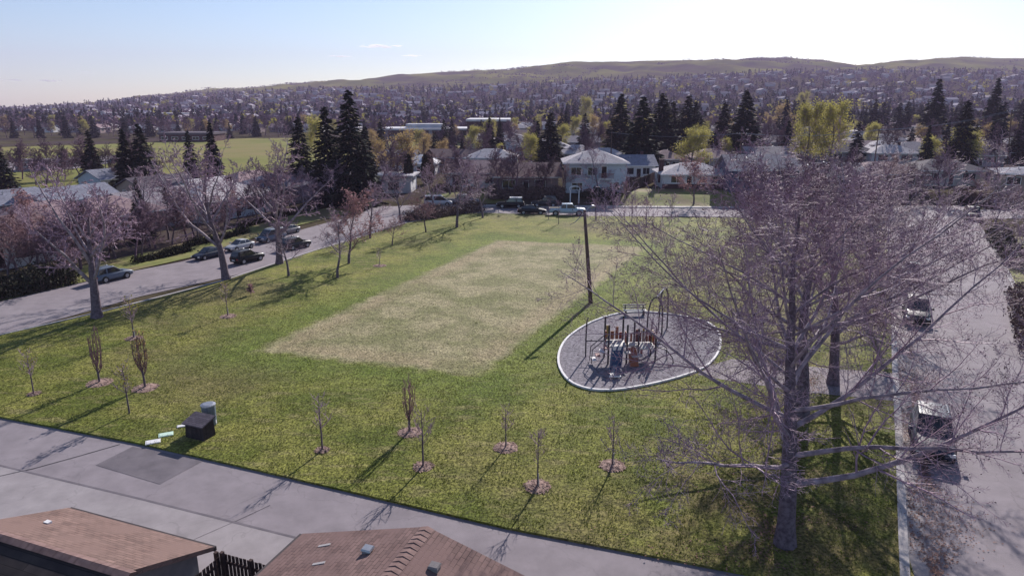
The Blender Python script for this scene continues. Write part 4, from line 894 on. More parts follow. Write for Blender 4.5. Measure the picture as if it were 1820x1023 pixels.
# back rows
back = [((1078, 300), 11, 'hip', 'siding_white', 'roof_pale', 'pale hip roofed house behind the pale blue house, right'), ((1030, 292), 11, 'hip', 'siding_cream', 'roof_pale', 'pale hip roofed house behind the pale blue house, left'), ((1022, 268), 17, 'gable', 'siding_grey', 'roof_grey', 'wide grey gable roof beneath the pale yellow trees'), ((805, 300), 12.5, 'gable', 'siding_tan', 'roof_brown', 'brown gabled house behind the columnar cedars'),
    ((872, 302), 12, 'hip', 'siding_paleblue', 'roof_pale', 'pale blue hip roofed house right of the brown gabled one'), ((850, 262), 11, 'hip', 'siding_cream', 'roof_pale', 'cream hip roofed house before the school'), ((1186, 305), 8.5, 'hip', 'siding_rose', 'roof_rose', 'small rosy hip roof left of the round yellow green tree'), ((1272, 302), 11, 'hip', 'siding_grey', 'roof_rose', 'rosy hip roof right of the round yellow green tree'),
    ((1325, 322), 7, 'gable', 'siding_white', 'roof_pale', 'small pale garage between bungalow and blue house'), ((1378, 296), 14, 'gable', 'siding_grey', 'roof_grey', 'grey gabled house, lowest of three behind the blue house'), ((1372, 268), 15, 'gable', 'siding_grey', 'roof_grey', 'grey gabled house, middle of three behind the blue house'), ((1368, 244), 14, 'hip', 'siding_cream', 'roof_grey', 'grey roofed house, topmost of three behind the blue house'),
    ((1520, 280), 17, 'gable', 'siding_rose', 'roof_rose', 'long rosy gable roof behind the bare verge crowns'), ((1590, 292), 12, 'hip', 'siding_white', 'roof_pale', 'pale hip roof behind the bare verge crowns'), ((1742, 296), 12, 'gable', 'siding_grey', 'roof_dark', 'dark gable roof right of the yellow green bush'), ((1798, 290), 13, 'gable', 'siding_white', 'roof_rose', 'white house with rosy roof behind the right edge utility pole'), ((1775, 262), 13, 'flat', 'siding_white', 'membrane', 'white flat roofed building near the right edge'), ((1740, 250), 15, 'gable', 'siding_tan', 'roof_rose', 'rosy roofed house farther back at right'), ((1135, 318), 7, 'gable', 'siding_white', 'roof_blue', 'small blue grey garage roof behind the dark board fence'),
    ((745, 312), 8, 'hip', 'siding_white', 'membrane', 'pale low roof behind the columnar cedars'), ((700, 300), 11, 'gable', 'siding_white', 'roof_grey', 'grey roof half hidden by the orange tree')]
for (pp, w_, rf, wm, rm, lab) in back:
    house('house', at(*pp), w_, 8.5, 2.9, AL+rnd.uniform(-.1, .1), rf, 1.9, wm, rm, lab, [(-w_*.36, -w_*.16, 1, 2.3), (w_*.12, w_*.32, 1, 2.3)], (-.5, .4), (w_*.2, 4.6, .6) if rnd.random() < .4 else None, 'houses in the second row')
LZ = math.atan2(.888, .46)
left_rows = [((10, 478), 12, 'gable', 'siding_white', 'roof_brown', 'white house with brown roof at the left edge beyond the hedge'), ((118, 432), 13, 'hip', 'siding_green', 'roof_rose', 'greenish house with rosy brown hip roof behind the thick forked tree'), ((228, 420), 12, 'hip', 'siding_rose', 'roof_rose', 'rosy house with tan brown hip roof behind the ivy covered conifer'), ((322, 398), 13, 'gable', 'siding_grey', 'roof_grey', 'grey gabled house behind the leaning bare tree'), ((428, 385), 14, 'hip', 'siding_paleblue', 'roof_pale', 'long pale grey roofed house behind the straight thick tree'), ((520, 362), 12, 'hip', 'siding_grey', 'roof_blue', 'blue grey roofed house left of the tall spruces'), ((600, 340), 12, 'gable', 'siding_cream', 'roof_grey', 'house hidden behind the tall spruces')]
for (pp, w_, rf, wm, rm, lab) in left_rows:
    house('house', at(*pp), w_, 9, 3.0, LZ+rnd.uniform(-.04, .04), rf, 2.0, wm, rm, lab, [(-w_*.38, -w_*.16, .9, 2.3), (w_*.1, w_*.34, .9, 2.3)], (-.8, .1), (w_*.2, 5, .7) if rnd.random() < .5 else None, 'houses along the left street')
left_back = [((212, 340), 7, 'gable', 'siding_paleblue', 'roof_blue', 'small pale blue garage at the edge of the left field'), ((150, 382), 12, 'gable', 'siding_grey', 'roof_blue', 'blue grey roof behind the rosy hip roof, left'), ((60, 388), 12, 'hip', 'siding_grey', 'roof_blue', 'blue grey hip roof at far left below the field'), ((305, 356), 11, 'gable', 'siding_tan', 'roof_dark', 'dark roof between the slim spruces below the field'), ((470, 345), 12, 'hip', 'siding_cream', 'roof_rose', 'rosy roof behind the pale grey roof below the field'), ((395, 362), 8, 'gable', 'siding_white', 'roof_pale', 'small pale garage behind the leaning bare tree')]
for (pp, w_, rf, wm, rm, lab) in left_back:
    house('house', at(*pp), w_, 7, 2.7, LZ+rnd.uniform(-.04, .04), rf, 1.7, wm, rm, lab, [(-w_*.3, -w_*.1, .9, 2.1)], (.4, 1.3), None, 'buildings behind the left row')
# school and other long buildings
def block(name, p, w_, d_, h, wm, label, nwin=10, fascia='membrane', pil=0, cat='school', z0=-1, win=(1.0, 2.2), group=None):
    o = empty(name, p, 0, label=label, cat=cat, group=group)
    b = MB(); b.box(-w_/2, w_/2, 0, d_, z0, h); b.build('wall', wm, o)
    b = MB(); b.box(-w_/2-.5, w_/2+.5, -.5, d_+.5, h, h+.9); b.build('roof', fascia, o)
    for i in range(nwin):
        x = -w_/2+(i+.5)*w_/nwin; add_window(o, x-w_/nwin*.3, x+w_/nwin*.3, win[0], win[1], w_, d_)
    for i in range(pil):
        x = -w_/2+(i+.35)*w_/pil; b = MB(); b.box(x-.8, x+.8, -.12, 0.1, z0, h); b.build('pilaster', 'far_wall', o)
    return o
p = at(752, 249); pl_ = Vector((p.x-72/F*p.y, 0, 0)); pr_ = Vector((p.x+80/F*p.y, 0, 0)); k_ = block('school', p, pr_.x-pl_.x, 26, 4.6, 'brick_dark', 'long low dark brick school wing with pale roof edge', 9, pil=4)
p2 = at(868, 249); s_ = (905-832)/F*p2.y*1.0; block('school', p2, s_, 30, 8.0, 'brick_dark', 'taller dark brick block at the right end of the school', 0)
q = MB(); q.box(-6, 6, 8, 14, 8.9, 10.2); 
b = MB(); b.box(-9, 9, 6, 16, 5.5, 7.4); b.build('roof_unit', 'membrane', k_)
p = at(330, 252); block('hall', p, 24, 16, 3.2, 'brick_dark', 'dark flat roofed hall across the left field', 5, fascia='roof_dark', cat='hall')
p = at(265, 214); block('warehouse', p, 85, 25, 5.5, 'siding_white', 'long white flat roofed building far beyond the left field', 12, cat='building')
p = at(510, 207); block('warehouse', p, 36, 25, 5.0, 'siding_cream', 'cream flat building far behind the yellow tree between spruces', 8, cat='building')
p = at(20, 214); block('warehouse', p, 40, 20, 5.0, 'siding_paleblue', 'bluish flat building at the far left', 8, cat='building')
p = at(60, 303); house('trailer', p, 9, 3, 2.6, 0.1, 'flat', .2, 'siding_grey', 'roof_grey', 'grey site trailer in the parking lot at far left', [(-3, -1.5, 1, 2)], (0.5, 1.3), cat='trailer', sides=False)

# ------------------------------------------------------------------ vehicles
def car_parts(kind):
    sx = dict(sedan=1.0, suv=1.0, van=1.05, pickup=1.0)[kind]
    body = MB()
    if kind == 'sedan': L, W, st = 4.6, .90, [(-2.3, .60, .35, .72), (-2.2, .82, .25, .86), (-1.5, .89, .2, .95), (-.3, .90, .2, .93), (.9, .90, .2, .92), (1.7, .87, .22, .80), (2.2, .76, .26, .68), (2.3, .58, .34, .58)]; cab = [(-1.75, .66, .94, .945), (-1.0, .62, .95, 1.40), (.15, .62, .93, 1.45), (1.05, .70, .92, .925)]
    elif kind == 'suv': L, W, st = 4.7, .94, [(-2.35, .70, .42, .80), (-2.28, .90, .32, 1.02), (-1.5, .94, .26, 1.08), (.9, .94, .26, 1.05), (1.8, .90, .28, .98), (2.25, .80, .32, .86), (2.35, .62, .40, .72)]; cab = [(-2.22, .78, 1.05, 1.06), (-1.9, .72, 1.07, 1.66), (.05, .72, 1.05, 1.72), (.98, .80, 1.05, 1.06)]
    elif kind == 'van': L, W, st = 4.9, .97, [(-2.45, .80, .4, 1.0), (-2.4, .94, .3, 1.1), (-1.0, .97, .26, 1.12), (1.2, .96, .26, 1.08), (2.0, .90, .28, .95), (2.45, .70, .38, .74)]; cab = [(-2.36, .84, 1.09, 1.1), (-2.2, .80, 1.11, 1.80), (.6, .80, 1.08, 1.84), (1.75, .84, 1.0, 1.01)]
    else: L, W, st = 5.8, .98, [(-2.9, .93, .5, 1.12), (-2.86, .97, .45, 1.16), (-.95, .98, .38, 1.16), (.9, .98, .36, 1.15), (2.3, .96, .38, 1.10), (2.75, .88, .42, 1.02), (2.9, .75, .5, .82)]; cab = [(-1.05, .80, 1.15, 1.16), (-.85, .76, 1.15, 1.80), (.75, .76, 1.15, 1.84), (1.55, .84, 1.14, 1.15)]
    V, Fc = [], []; n = 10
    for x, hw, zb, zt in st:
        h = zt-zb
        V += [(x, -hw*.80, zb), (x, -hw*.97, zb+.28*h), (x, -hw, zb+.55*h), (x, -hw*.94, zb+.86*h), (x, -hw*.80, zt), (x, hw*.80, zt), (x, hw*.94, zb+.86*h), (x, hw, zb+.55*h), (x, hw*.97, zb+.28*h), (x, hw*.80, zb)]
    for i in range(len(st)-1):
        for j in range(n): Fc.append((i*n+j, i*n+(j+1) % n, (i+1)*n+(j+1) % n, (i+1)*n+j))
    Fc += [tuple(range(n-1, -1, -1)), tuple((len(st)-1)*n+j for j in range(n))]
    body.mesh(V, Fc)
    (xa, wa, zba, _), (xb, wb, zbb, zb2), (xc, wc, zbc, zc2), (xd, wd, zbd, _) = cab
    wl = min(s_[1] for s_ in st[1:-1])*0.0+W*.86
    lo = [(xa, wl, zba-.02), (xb, wl, zbb-.02), (xc, wl, zbc-.02), (xd, wl*.97, zbd-.02)]
    CV = [(xa, -wl, zba-.02), (xa, wl, zba-.02), (xb, -wb, zb2), (xb, wb, zb2), (xc, -wc, zc2), (xc, wc, zc2), (xd, -wl*.97, zbd-.02), (xd, wl*.97, zbd-.02)]
    body.mesh(CV, [(0, 1, 3, 2), (2, 3, 5, 4), (4, 5, 7, 6), (0, 2, 4, 6), (1, 7, 5, 3), (0, 6, 7, 1)])
    def inset(quad, k, out):
        q = [Vector(p) for p in quad]; c = sum(q, Vector())/len(q); nn = (q[1]-q[0]).cross(q[2]-q[0]).normalized()
        if nn.dot(c-Vector((0, 0, .9))) < 0: nn = -nn
        return [tuple(p+(c-p)*k+nn*out) for p in q]
    v = CV; parts = []
    def gl(name, quad, k=.12):
        m_ = MB(); m_.face(inset(quad, k, .012)); parts.append((name, m_, 'glass', False))
    gl('rear_window', [v[0], v[1], v[3], v[2]]); gl('windshield', [v[4], v[5], v[7], v[6]], .08)
    for s_ in (0, 1):
        a, b_, c_, d_ = v[0+s_], v[2+s_], v[4+s_], v[6+s_]
        xm = (xb+xc)/2-.1; A = Vector(a); D = Vector(d_); Bv = Vector(b_); Cv = Vector(c_)
        f = (xm-xa)/(xd-xa); lm = A.lerp(D, f); g_ = (xm-xb)/(xc-xb); um = Bv.lerp(Cv, g_)
        gl('side_window', [tuple(A), tuple(Bv), tuple(um), tuple(lm)], .14); gl('side_window', [tuple(lm), tuple(um), tuple(Cv), tuple(D)], .14)
    wr = dict(sedan=.32, suv=.37, van=.34, pickup=.40)[kind]; wx = dict(sedan=1.38, suv=1.4, van=1.5, pickup=1.85)[kind]
    wheels = []
    for x in (-wx, wx*.98):
        for s_ in (-1, 1):
            t_ = MB(); y0 = s_*(W-.19); y1 = s_*(W+.02); t_.tube([(x, y0, wr), (x, y0+(y1-y0)*.1, wr), (x, y1-(y1-y0)*.12, wr), (x, y1, wr)], [wr*.9, wr, wr, wr*.9], 18)
            r_ = MB(); r_.tube([(x, y1, wr), (x, y1+s_*.012, wr)], wr*.62, 12); wheels.append((t_, r_))
            ar = MB(); ar.tube([(x, s_*(W-.25), wr*1.03), (x, s_*(W-.004), wr*1.03)], wr*1.16, 18); parts.append(('wheel_arch', ar, 'rubber', False))
    xf = st[-1][0]; xr = st[0][0]; zf = st[-2][3]-.14; zr = st[0][3]
    for s_ in (-1, 1):
        q = MB(); q.box(xf-.14, xf-.015, s_*W*.72-.17, s_*W*.72+.17, zf-.09, zf+.05); parts.append(('headlight', q, 'lamp_white', False))
        q = MB(); q.box(xr-.0, xr+.12, s_*W*.76-.12, s_*W*.76+.12, zr-.12, zr+.06); parts.append(('tail_light', q, 'lamp_red', False))
        q = MB(); q.box(xd-.28, xd-.12, s_*(W+.10)-.1, s_*(W+.10)+.1, zbd+.02, zbd+.18); parts.append(('mirror', q, None, False))
    q = MB(); q.box(xf-.10, xf+.05, -W*.62, W*.62, .34, .5); parts.append(('bumper', q, 'rubber', False))
    q = MB(); q.box(xr-.05, xr+.10, -W*.70, W*.70, .36, .52); parts.append(('bumper', q, 'rubber', False))
    q = MB(); q.box(xf-.06, xf+.012, -W*.42, W*.42, zf-.22, zf-.02); parts.append(('grille', q, 'rubber', False))
    q = MB(); q.box(xr-.056, xr-.02, -.26, .26, .56, .68); parts.append(('licence_plate', q, 'white_paint', False))
    if kind == 'pickup':
        q = MB(); q.box(-2.78, -1.15, -.80, .80, 1.10, 1.166); parts.append(('cargo_bed', q, 'rubber', False))
        for s_ in (-1, 1):
            pass
    if kind in ('suv', 'van'):
        for s_ in (-1, 1):
            q = MB(); q.tube([(xb+.1, s_*.6, zb2+.03), (xb+.3, s_*.6, zb2+.09), (xc-.2, s_*.6, zc2+.08), (xc-.05, s_*.6, zc2+.03)], .025, 5); parts.append(('roof_rail', q, 'grey_metal', False))
    return body, parts, wheels
CARS = {}
def car(kind, paint, p, heading, label, group, name='parked_car', cat='car', roof=None):
    key = (kind, paint)
    o = empty(name, p, heading, label=label, cat=cat, group=group)
    if key not in CARS:
        body, parts, wheels = car_parts(kind); lst = []
        bo = body.build('body', 'paint_'+paint, o, uv=False)
        md = bo.modifiers.new('bevel', 'BEVEL'); md.width = .05; md.segments = 2; md.limit_method = 'ANGLE'; md.angle_limit = R(28)
        bo.data.polygons.foreach_set('use_smooth', np.ones(len(bo.data.polygons), bool))
        for nm_, m_, mt, sm_ in parts: m_.build(nm_, mt or 'paint_'+paint, o, uv=False)
        for t_, r_ in wheels: t = t_.build('wheel', 'rubber', o, uv=False); r_.build('rim', 'grey_metal', t, uv=False)
        CARS[key] = o
    else:
        for ch in list(CARS[key].children): copy_tree(ch, o)
    if roof:
        b = MB(); b.box(-2.0, .1, -.74, .74, 1.70, 1.76); b.build('roof', roof, o, uv=False)
    return o
def hd(a, b): d = at(*b, 0)-at(*a, 0); return math.atan2(d.y, d.x)
HL = math.atan2(.888, .46)
GL = 'cars parked along the left street'
for k, c, pp, h, lab in [('suv', 'bluegrey', (200, 497), HL, 'dark blue grey vehicle parked behind the thick forked tree'), ('sedan', 'navy', (371, 458), HL+math.pi, 'dark blue sedan parked before the silver car'), ('sedan', 'silver', (427, 443), HL+math.pi, 'silver sedan, brightest car on the left street'),
    ('suv', 'black', (441, 465), HL-.05, 'black sport utility car parked on the park side, front one of two'), ('van', 'bluegrey', (482, 428), HL+math.pi, 'blue grey minivan behind the straight thick tree'), ('suv', 'charcoal', (527, 441), HL-.1, 'black car parked on the park side right of the straight thick tree'), ('sedan', 'grey', (512, 415), HL+math.pi, 'grey car farthest along the row, mostly behind the thick trunk')]:
    car(k, c, at(*pp, 0)+Vector((0, 0, 0)), h, lab, GL).scale = (.80, .80, .84)
GF = 'vehicles parked along the far street'
for k, c, pp, h, lab, rf in [('van', 'silver', (779, 366), .15, 'silver van seen through the bare trees before the hedge', None), ('pickup', 'grey', (822, 364), .1, 'grey pickup right of the silver van', None), ('suv', 'black', (907, 369), math.pi, 'black jeep with a pale roof', 'white_paint'), ('sedan', 'black', (946, 380), -.05, 'black hatchback glinting in the sun left of the white pickup', None), ('suv', 'charcoal', (968, 367), math.pi, 'dark vehicle parked behind the black hatchback', None), ('pickup', 'paleblue', (1008, 382), -.04, 'pale blue white pickup truck parked by the lawn', None), ('sedan', 'navy', (1368, 379), math.pi, 'dark car on the far street right of the blue house', None)]:
    p = at(*pp, 0); p.z = 0.01
    car(k, c, p, h, lab, GF, roof=rf)
GR = 'vehicles parked along the right street'
HRD = math.atan2(dirv.y, dirv.x)
for k, c, pp, lab in [('suv', 'navy', (1653, 792), 'dark blue sport utility car nearest on the right street'), ('suv', 'charcoal', (1627, 566), 'dark car with glinting hood behind another on the right street'), ('sedan', 'silver', (1619, 492), 'silver blue car, farther of the pair on the right street')]:
    p = at(*pp, 0); p.z = .012; car(k, c, p, HRD+math.pi, lab, GR)
p = at(1727, 388, 0); p.z = .012; car('pickup', 'black', p, HRD+math.pi, 'dark truck across the right street casting a long shadow', GR)
for i, (px, c, k) in enumerate([(92, 'white', 'van'), (118, 'silver', 'sedan'), (140, 'black', 'suv'), (165, 'white', 'sedan'), (205, 'bluegrey', 'sedan')]):
    p = at(px, 297-i*1.6); p.z += .1; car(k, c, p, .2+.1*i, ['white van at the left of the parking lot by the field', 'silver car second in the parking lot by the field', 'black car in the middle of the field parking lot', 'white car right of the black one in the field parking lot', 'blue grey car at the right end of the field parking lot'][i], 'cars in the field parking lot')

# ------------------------------------------------------------------ park furniture
p = at(1050, 538, .1); hp = hgt(p, 374)
o = empty('street_lamp', p, 0, label='tall leaning brown wooden lamp pole with two short arms beside the playground', cat='lamp post')
lean = Vector((-.75, .3, 0))
b = MB(); b.tube([(0, 0, -.1), tuple(lean*.5+Vector((0, 0, hp*.5))), tuple(lean+Vector((0, 0, hp)))], [.19, .16, .125], 12); b.build('pole', 'wood_pole', o, smooth=True)
tp_ = lean+Vector((0, 0, hp-.25))
b = MB(); b.tube([tuple(tp_), tuple(tp_+Vector((-.8, -.3, -.75))), tuple(tp_+Vector((-1.25, -.45, -.95)))], [.04, .035, .03], 6); b.build('arm', 'grey_metal', o)
b = MB(); b.tube([tuple(tp_), tuple(tp_+Vector((.35, .35, .35))), tuple(tp_+Vector((.62, .6, .45)))], [.045, .04, .04], 6); ar = b.build('arm', 'grey_metal', o)
b = MB(); c_ = tp_+Vector((.75, .7, .45)); b.tube([tuple(c_+Vector((-.25, -.2, 0))), tuple(c_), tuple(c_+Vector((.25, .2, -.02)))], [.09, .15, .07], 8); b.build('lamp_head', 'grey_metal', o, smooth=True)
# utility box, bin, slabs
p = at(352, 776, .1)
p = at(357, 774, .1)
o = empty('utility_box', p, R(-22), label='dark brown board box with a sloping shingled lid near the lane', cat='utility box')
b = MB(); b.mesh([(-.85, -.5, 0), (.85, -.5, 0), (.85, .5, 0), (-.85, .5, 0), (-.8, -.46, .78), (.8, -.46, .78), (.8, .46, .98), (-.8, .46, .98)], [(0, 3, 2, 1), (4, 5, 6, 7), (0, 1, 5, 4), (1, 2, 6, 5), (2, 3, 7, 6), (3, 0, 4, 7)]); b.build('body', 'box_brown', o)
b = MB(); b.mesh([(-.95, -.62, .76), (.95, -.62, .76), (.95, .58, 1.02), (-.95, .58, 1.02), (-.95, -.62, .83), (.95, -.62, .83), (.95, .58, 1.09), (-.95, .58, 1.09)], [(0, 3, 2, 1), (4, 5, 6, 7), (0, 1, 5, 4), (1, 2, 6, 5), (2, 3, 7, 6), (3, 0, 4, 7)]); b.build('lid', 'roof_dark', o)
b = MB(); b.box(-.2, .2, -.53, -.49, .55, .6); b.build('handle', 'dark_metal', o); o.scale = (.74, .80, 1.0)
p = at(374, 754, .1)
o = empty('litter_bin', p, 0, label='round blue grey bin with a pale lid behind the dark box', cat='bin')
b = MB(); b.tube([(0, 0, 0), (0, 0, .05), (0, 0, .5), (0, 0, 1.16)], [.32, .34, .35, .37], 18); b.build('body', 'bin_blue', o, smooth=False)
b = MB(); b.tube([(0, 0, 1.16), (0, 0, 1.21), (0, 0, 1.25)], [.40, .39, .26], 18); b.build('lid', 'grey_metal', o)
b = MB(); b.box(.3, .34, -.05, .05, .1, .9); b.build('hinge', 'white_paint', o)
for (px, py), m_, lab in [((272, 785), 'white_paint', 'white ground slab nearest the lane beside the dark box'), ((295, 772), 'mint', 'mint green ground slab between two white ones'), ((323, 757), 'white_paint', 'small white ground slab next to the dark box')]:
    p = at(px, py, .1); b = MB(); s_ = .75 if px != 323 else .5; b.box(-.36*s_*1.3, .36*s_*1.3, -.3*s_, .3*s_, 0, .035); b.box(-.3*s_*1.3, .3*s_*1.3, -.24*s_, .24*s_, .035, .05)
    o = b.build('ground_slab', m_, None, loc=tuple(p)); o.rotation_euler = (0, 0, R(25)); set_props(o, lab, 'slab', 'slabs beside the dark box')
# playground structure
p = at(1112, 640, .125)
o = empty('play_structure', p, R(4), label='playground structure with orange panels, two decks and a dark blue slide', cat='playground')
def post(x, y, h): b = MB(); b.tube([(x, y, -.1), (x, y, h)], .065, 8); b.tube([(x, y, h), (x, y, h+.06)], [.08, .03], 8); b.build('post', 'play_post', o)
for x, y, h in [(-1.35, .7, 2.9), (-.1, .7, 2.9), (-1.35, -.6, 2.7), (-.1, -.6, 2.7), (.75, .9, 2.4), (1.95, .9, 2.4), (.75, -.3, 2.3), (1.95, -.3, 2.3)]: post(x, y, h)
for x0, x1, y0, y1, z in [(-1.4, -.05, -.65, .75, 1.25), (.7, 2.0, -.35, .95, .95), (-.05, .7, -.1, .55, 1.1)]:
    b = MB(); b.box(x0, x1, y0, y1, z-.08, z); b.build('deck', 'play_deck', o)
def panel(x0, x1, y0, y1, z0, z1, m_): b = MB(); b.box(x0, x1, y0, y1, z0, z1); b.build('panel', m_, o)
for x0, x1, y0, y1, z0, z1, m_ in [(-1.27, -1.0, .68, .73, 1.3, 2.3, 'play_yellow'), (-.96, -.72, .68, .73, 1.3, 1.9, 'play_orange'), (-.62, -.42, .68, .73, 1.3, 2.2, 'play_orange'), (-.36, -.18, .68, .73, 1.3, 1.8, 'play_red'), (-.12, -.07, -.45, -.25, 1.3, 2.1, 'play_red'), (-.12, -.07, -.15, .05, 1.3, 2.1, 'play_orange'),
    (.85, 1.02, .88, .93, 1.0, 1.9, 'play_red'), (1.08, 1.24, .88, .93, 1.0, 1.7, 'play_orange'), (1.32, 1.46, .88, .93, 1.0, 1.95, 'play_yellow'), (1.56, 1.72, .88, .93, 1.0, 1.95, 'play_orange'), (1.76, 1.88, .88, .93, 1.0, 1.8, 'play_red'), (1.93, 1.98, -.2, -.02, 1.0, 1.9, 'play_orange'), (1.93, 1.98, .2, .38, 1.0, 1.9, 'play_red'), (1.93, 1.98, .55, .72, 1.0, 1.9, 'play_yellow'),
    (.9, 1.05, -.34, -.29, .35, .9, 'play_red'), (.05, .18, .52, .57, 1.15, 1.75, 'play_red'), (.38, .52, .52, .57, 1.15, 1.75, 'play_orange'), (-1.42, -1.37, .1, .3, 1.3, 2.1, 'play_red'), (.3, .5, -.12, -.08, .2, 1.0, 'play_orange')]: panel(x0, x1, y0, y1, z0, z1, m_)
b = MB()
for i in range(9): b.tube([(.8+i*.14, .86, 1.0), (.8+i*.14, .86, 1.75)], .02, 5)
b.tube([(.75, .86, 1.75), (1.95, .86, 1.75)], .025, 5); b.build('railing', 'play_post', o)
b = MB()   # slide: trough with side walls
pts = [(-.75, -.65, 1.28), (-.85, -1.1, 1.15), (-1.15, -2.1, .55), (-1.35, -2.75, .26), (-1.42, -3.1, .24)]
V = []
for x, y, z in pts: V += [(x-.36, y, z+.26), (x-.30, y, z), (x+.30, y, z), (x+.36, y, z+.26), (x+.40, y, z+.26), (x+.33, y, z-.05), (x-.33, y, z-.05), (x-.40, y, z+.26)]
Fc = []
for i in range(4):
    for j in range(8): Fc.append((i*8+j, i*8+(j+1) % 8, i*8+8+(j+1) % 8, i*8+8+j))
b.mesh(V, Fc+[(0, 7, 6, 5, 4, 3, 2, 1), tuple(32+j for j in range(8))]); sl_ = b.build('slide', 'slide_blue', o)
b = MB(); b.box(-1.80, -1.04, -3.2, -3.02, .12, .2); b.build('slide_end', 'white_paint', sl_)
for i in range(4):   # steps on the left
    b = MB(); b.box(-2.45+i*.28, -2.15+i*.28, -.7, -.1, .3+i*.27, .36+i*.27); b.build('step', 'white_paint' if i % 2 == 0 else 'play_red', o)
b = MB(); b.tube([(-2.5, -.1, .1), (-2.45, -.1, 1.1), (-1.4, -.1, 2.0)], .03, 6); b.tube([(-2.5, -.7, .1), (-2.45, -.7, 1.1), (-1.4, -.7, 2.0)], .03, 6); b.build('handrail', 'play_post', o)
b = MB(); b.tube([(-2.6, .9, -.1), (-2.62, .85, 1.3), (-2.6, .8, 2.6), (-2.55, .6, 2.9)], .05, 8); b.tube([(-2.62, .85, 1.15), (-1.35, .7, 1.2)], .035, 6); b.build('fire_pole', 'play_post', o)
b = MB(); b.tube([(2.0, .5, .95), (2.5, .3, 1.0), (2.8, .1, .8), (2.9, .1, 0)], .04, 6); b.tube([(2.0, -.1, .95), (2.6, -.5, .9), (3.0, -.7, .4), (3.1, -.7, 0)], .04, 6); b.build('curved_ladder', 'play_post', o)
b = MB(); b.box(.2, .95, -.95, -.35, .55, .62); b.box(-.35, .05, -1.15, -.7, .9, .96); b.build('platform', 'play_deck', o)
b = MB(); b.mesh([(.0, -1.2, .0), (.6, -1.2, .0), (.6, -.35, .95), (.0, -.35, .95), (.0, -1.2, .08), (.6, -1.2, .08), (.6, -.35, 1.03), (.0, -.35, 1.03)], [(0, 3, 2, 1), (4, 5, 6, 7), (0, 1, 5, 4), (1, 2, 6, 5), (2, 3, 7, 6), (3, 0, 4, 7)]); b.build('ramp', 'play_orange', o)
p = at(1165, 590, .125)
o = empty('arch_climber', p, 0, label='tall dark tubular arch climber at the back of the gravel bed', cat='climbing frame')
def arch(x0, y0, x1, y1, h, base=-.1):
    pts = []
    for i in range(13):
        t = i/12*math.pi; c_ = .5-.5*math.cos(t); pts.append((x0+(x1-x0)*c_, y0+(y1-y0)*c_, base+(h-base)*max(0, math.sin(t))**.45))
    return pts
b = MB(); b.tube(arch(-.85, -.9, .35, -.6, 3.0), .06, 8); b.build('arch', 'play_post', o)
b = MB(); b.tube(arch(.35, .6, 1.1, 1.0, 3.3), .06, 8); b.build('arch', 'play_post', o)
b = MB(); b.tube([(-.25, -.75, 2.95), (.7, .8, 3.3)], .06, 8); b.build('beam', 'grey_metal', o)
p = at(1128, 560, .1)
o = empty('park_bench', p, R(2), label='bench with slatted back behind the gravel bed', cat='bench')
for nm_, a in (('seat', [(-.95, .95, -.2, -.06, .42, .46), (-.95, .95, -.04, .1, .42, .46), (-.95, .95, .12, .26, .42, .46)]), ('backrest', [(-.95, .95, .3, .34, .55, .66), (-.95, .95, .33, .37, .74, .85)])):
    b = MB()
    for q in a: b.box(*q)
    b.build(nm_, 'play_deck', o)
for x in (-.75, .75): b = MB(); b.box(x-.04, x+.04, -.18, .3, -.05, .42); b.box(x-.04, x+.04, .27, .36, .42, .86); b.build('leg', 'dark_metal', o)
# arbour, fence by the bungalow
p = at(1021, 360); p.z = T(p.x, p.y)
o = empty('garden_arbour', p, 0, label='white garden arbour behind the pale blue pickup', cat='arbour')
for x in (-.75, .75):
    b = MB(); b.box(x-.07, x+.07, -.3, -.16, -.1, 2.2); b.box(x-.07, x+.07, .16, .3, -.1, 2.2)
    for i in range(6): b.box(x-.03, x+.03, -.16, .16, .3+i*.32, .36+i*.32)
    b.build('post', 'white_paint', o)
b = MB(); b.tube(arch(-.9, -.23, .9, -.23, 2.85, 2.15), .07, 6); b.tube(arch(-.9, .23, .9, .23, 2.85, 2.15), .07, 6)
for i in range(7): t = i/6; b.box(-.9+1.8*t-.04, -.9+1.8*t+.04, -.34, .34, 2.2+.62*math.sin(math.pi*t)**.5, 2.26+.62*math.sin(math.pi*t)**.5)
b.build('arch', 'white_paint', o)
def board_fence(a, c, h, label, m_='fence_brown', n=8):
    d = c-a; L = Vector((d.x, d.y, 0)).length; o = empty('board_fence', a, math.atan2(d.y, d.x), label=label, cat='fence', group='board fences')
    for i in range(n):
        x0, x1 = L*i/n, L*(i+1)/n; q = a.lerp(c, (i+.5)/n); z = T(q.x, q.y)-a.z; b = MB(); b.box(x0+.06, x1-.06, -.03, .03, z-.3, z+h); b.build('fence_panel', m_, o)
        b = MB(); b.box(x0-.06, x0+.06, -.07, .07, z-.3, z+h+.1); b.build('post', m_, o)
    return o
board_fence(at(1112, 352), at(1172, 318), 1.9, 'dark board fence climbing left of the pale bungalow')
board_fence(at(1292, 336), at(1300, 322), 1.9, 'short dark fence between bungalow and blue house', n=3)
p = at(1128, 340); board_fence(at(1113, 330), at(1150, 330), 1.7, 'dark fence behind the climbing fence, with pale cap', n=5)
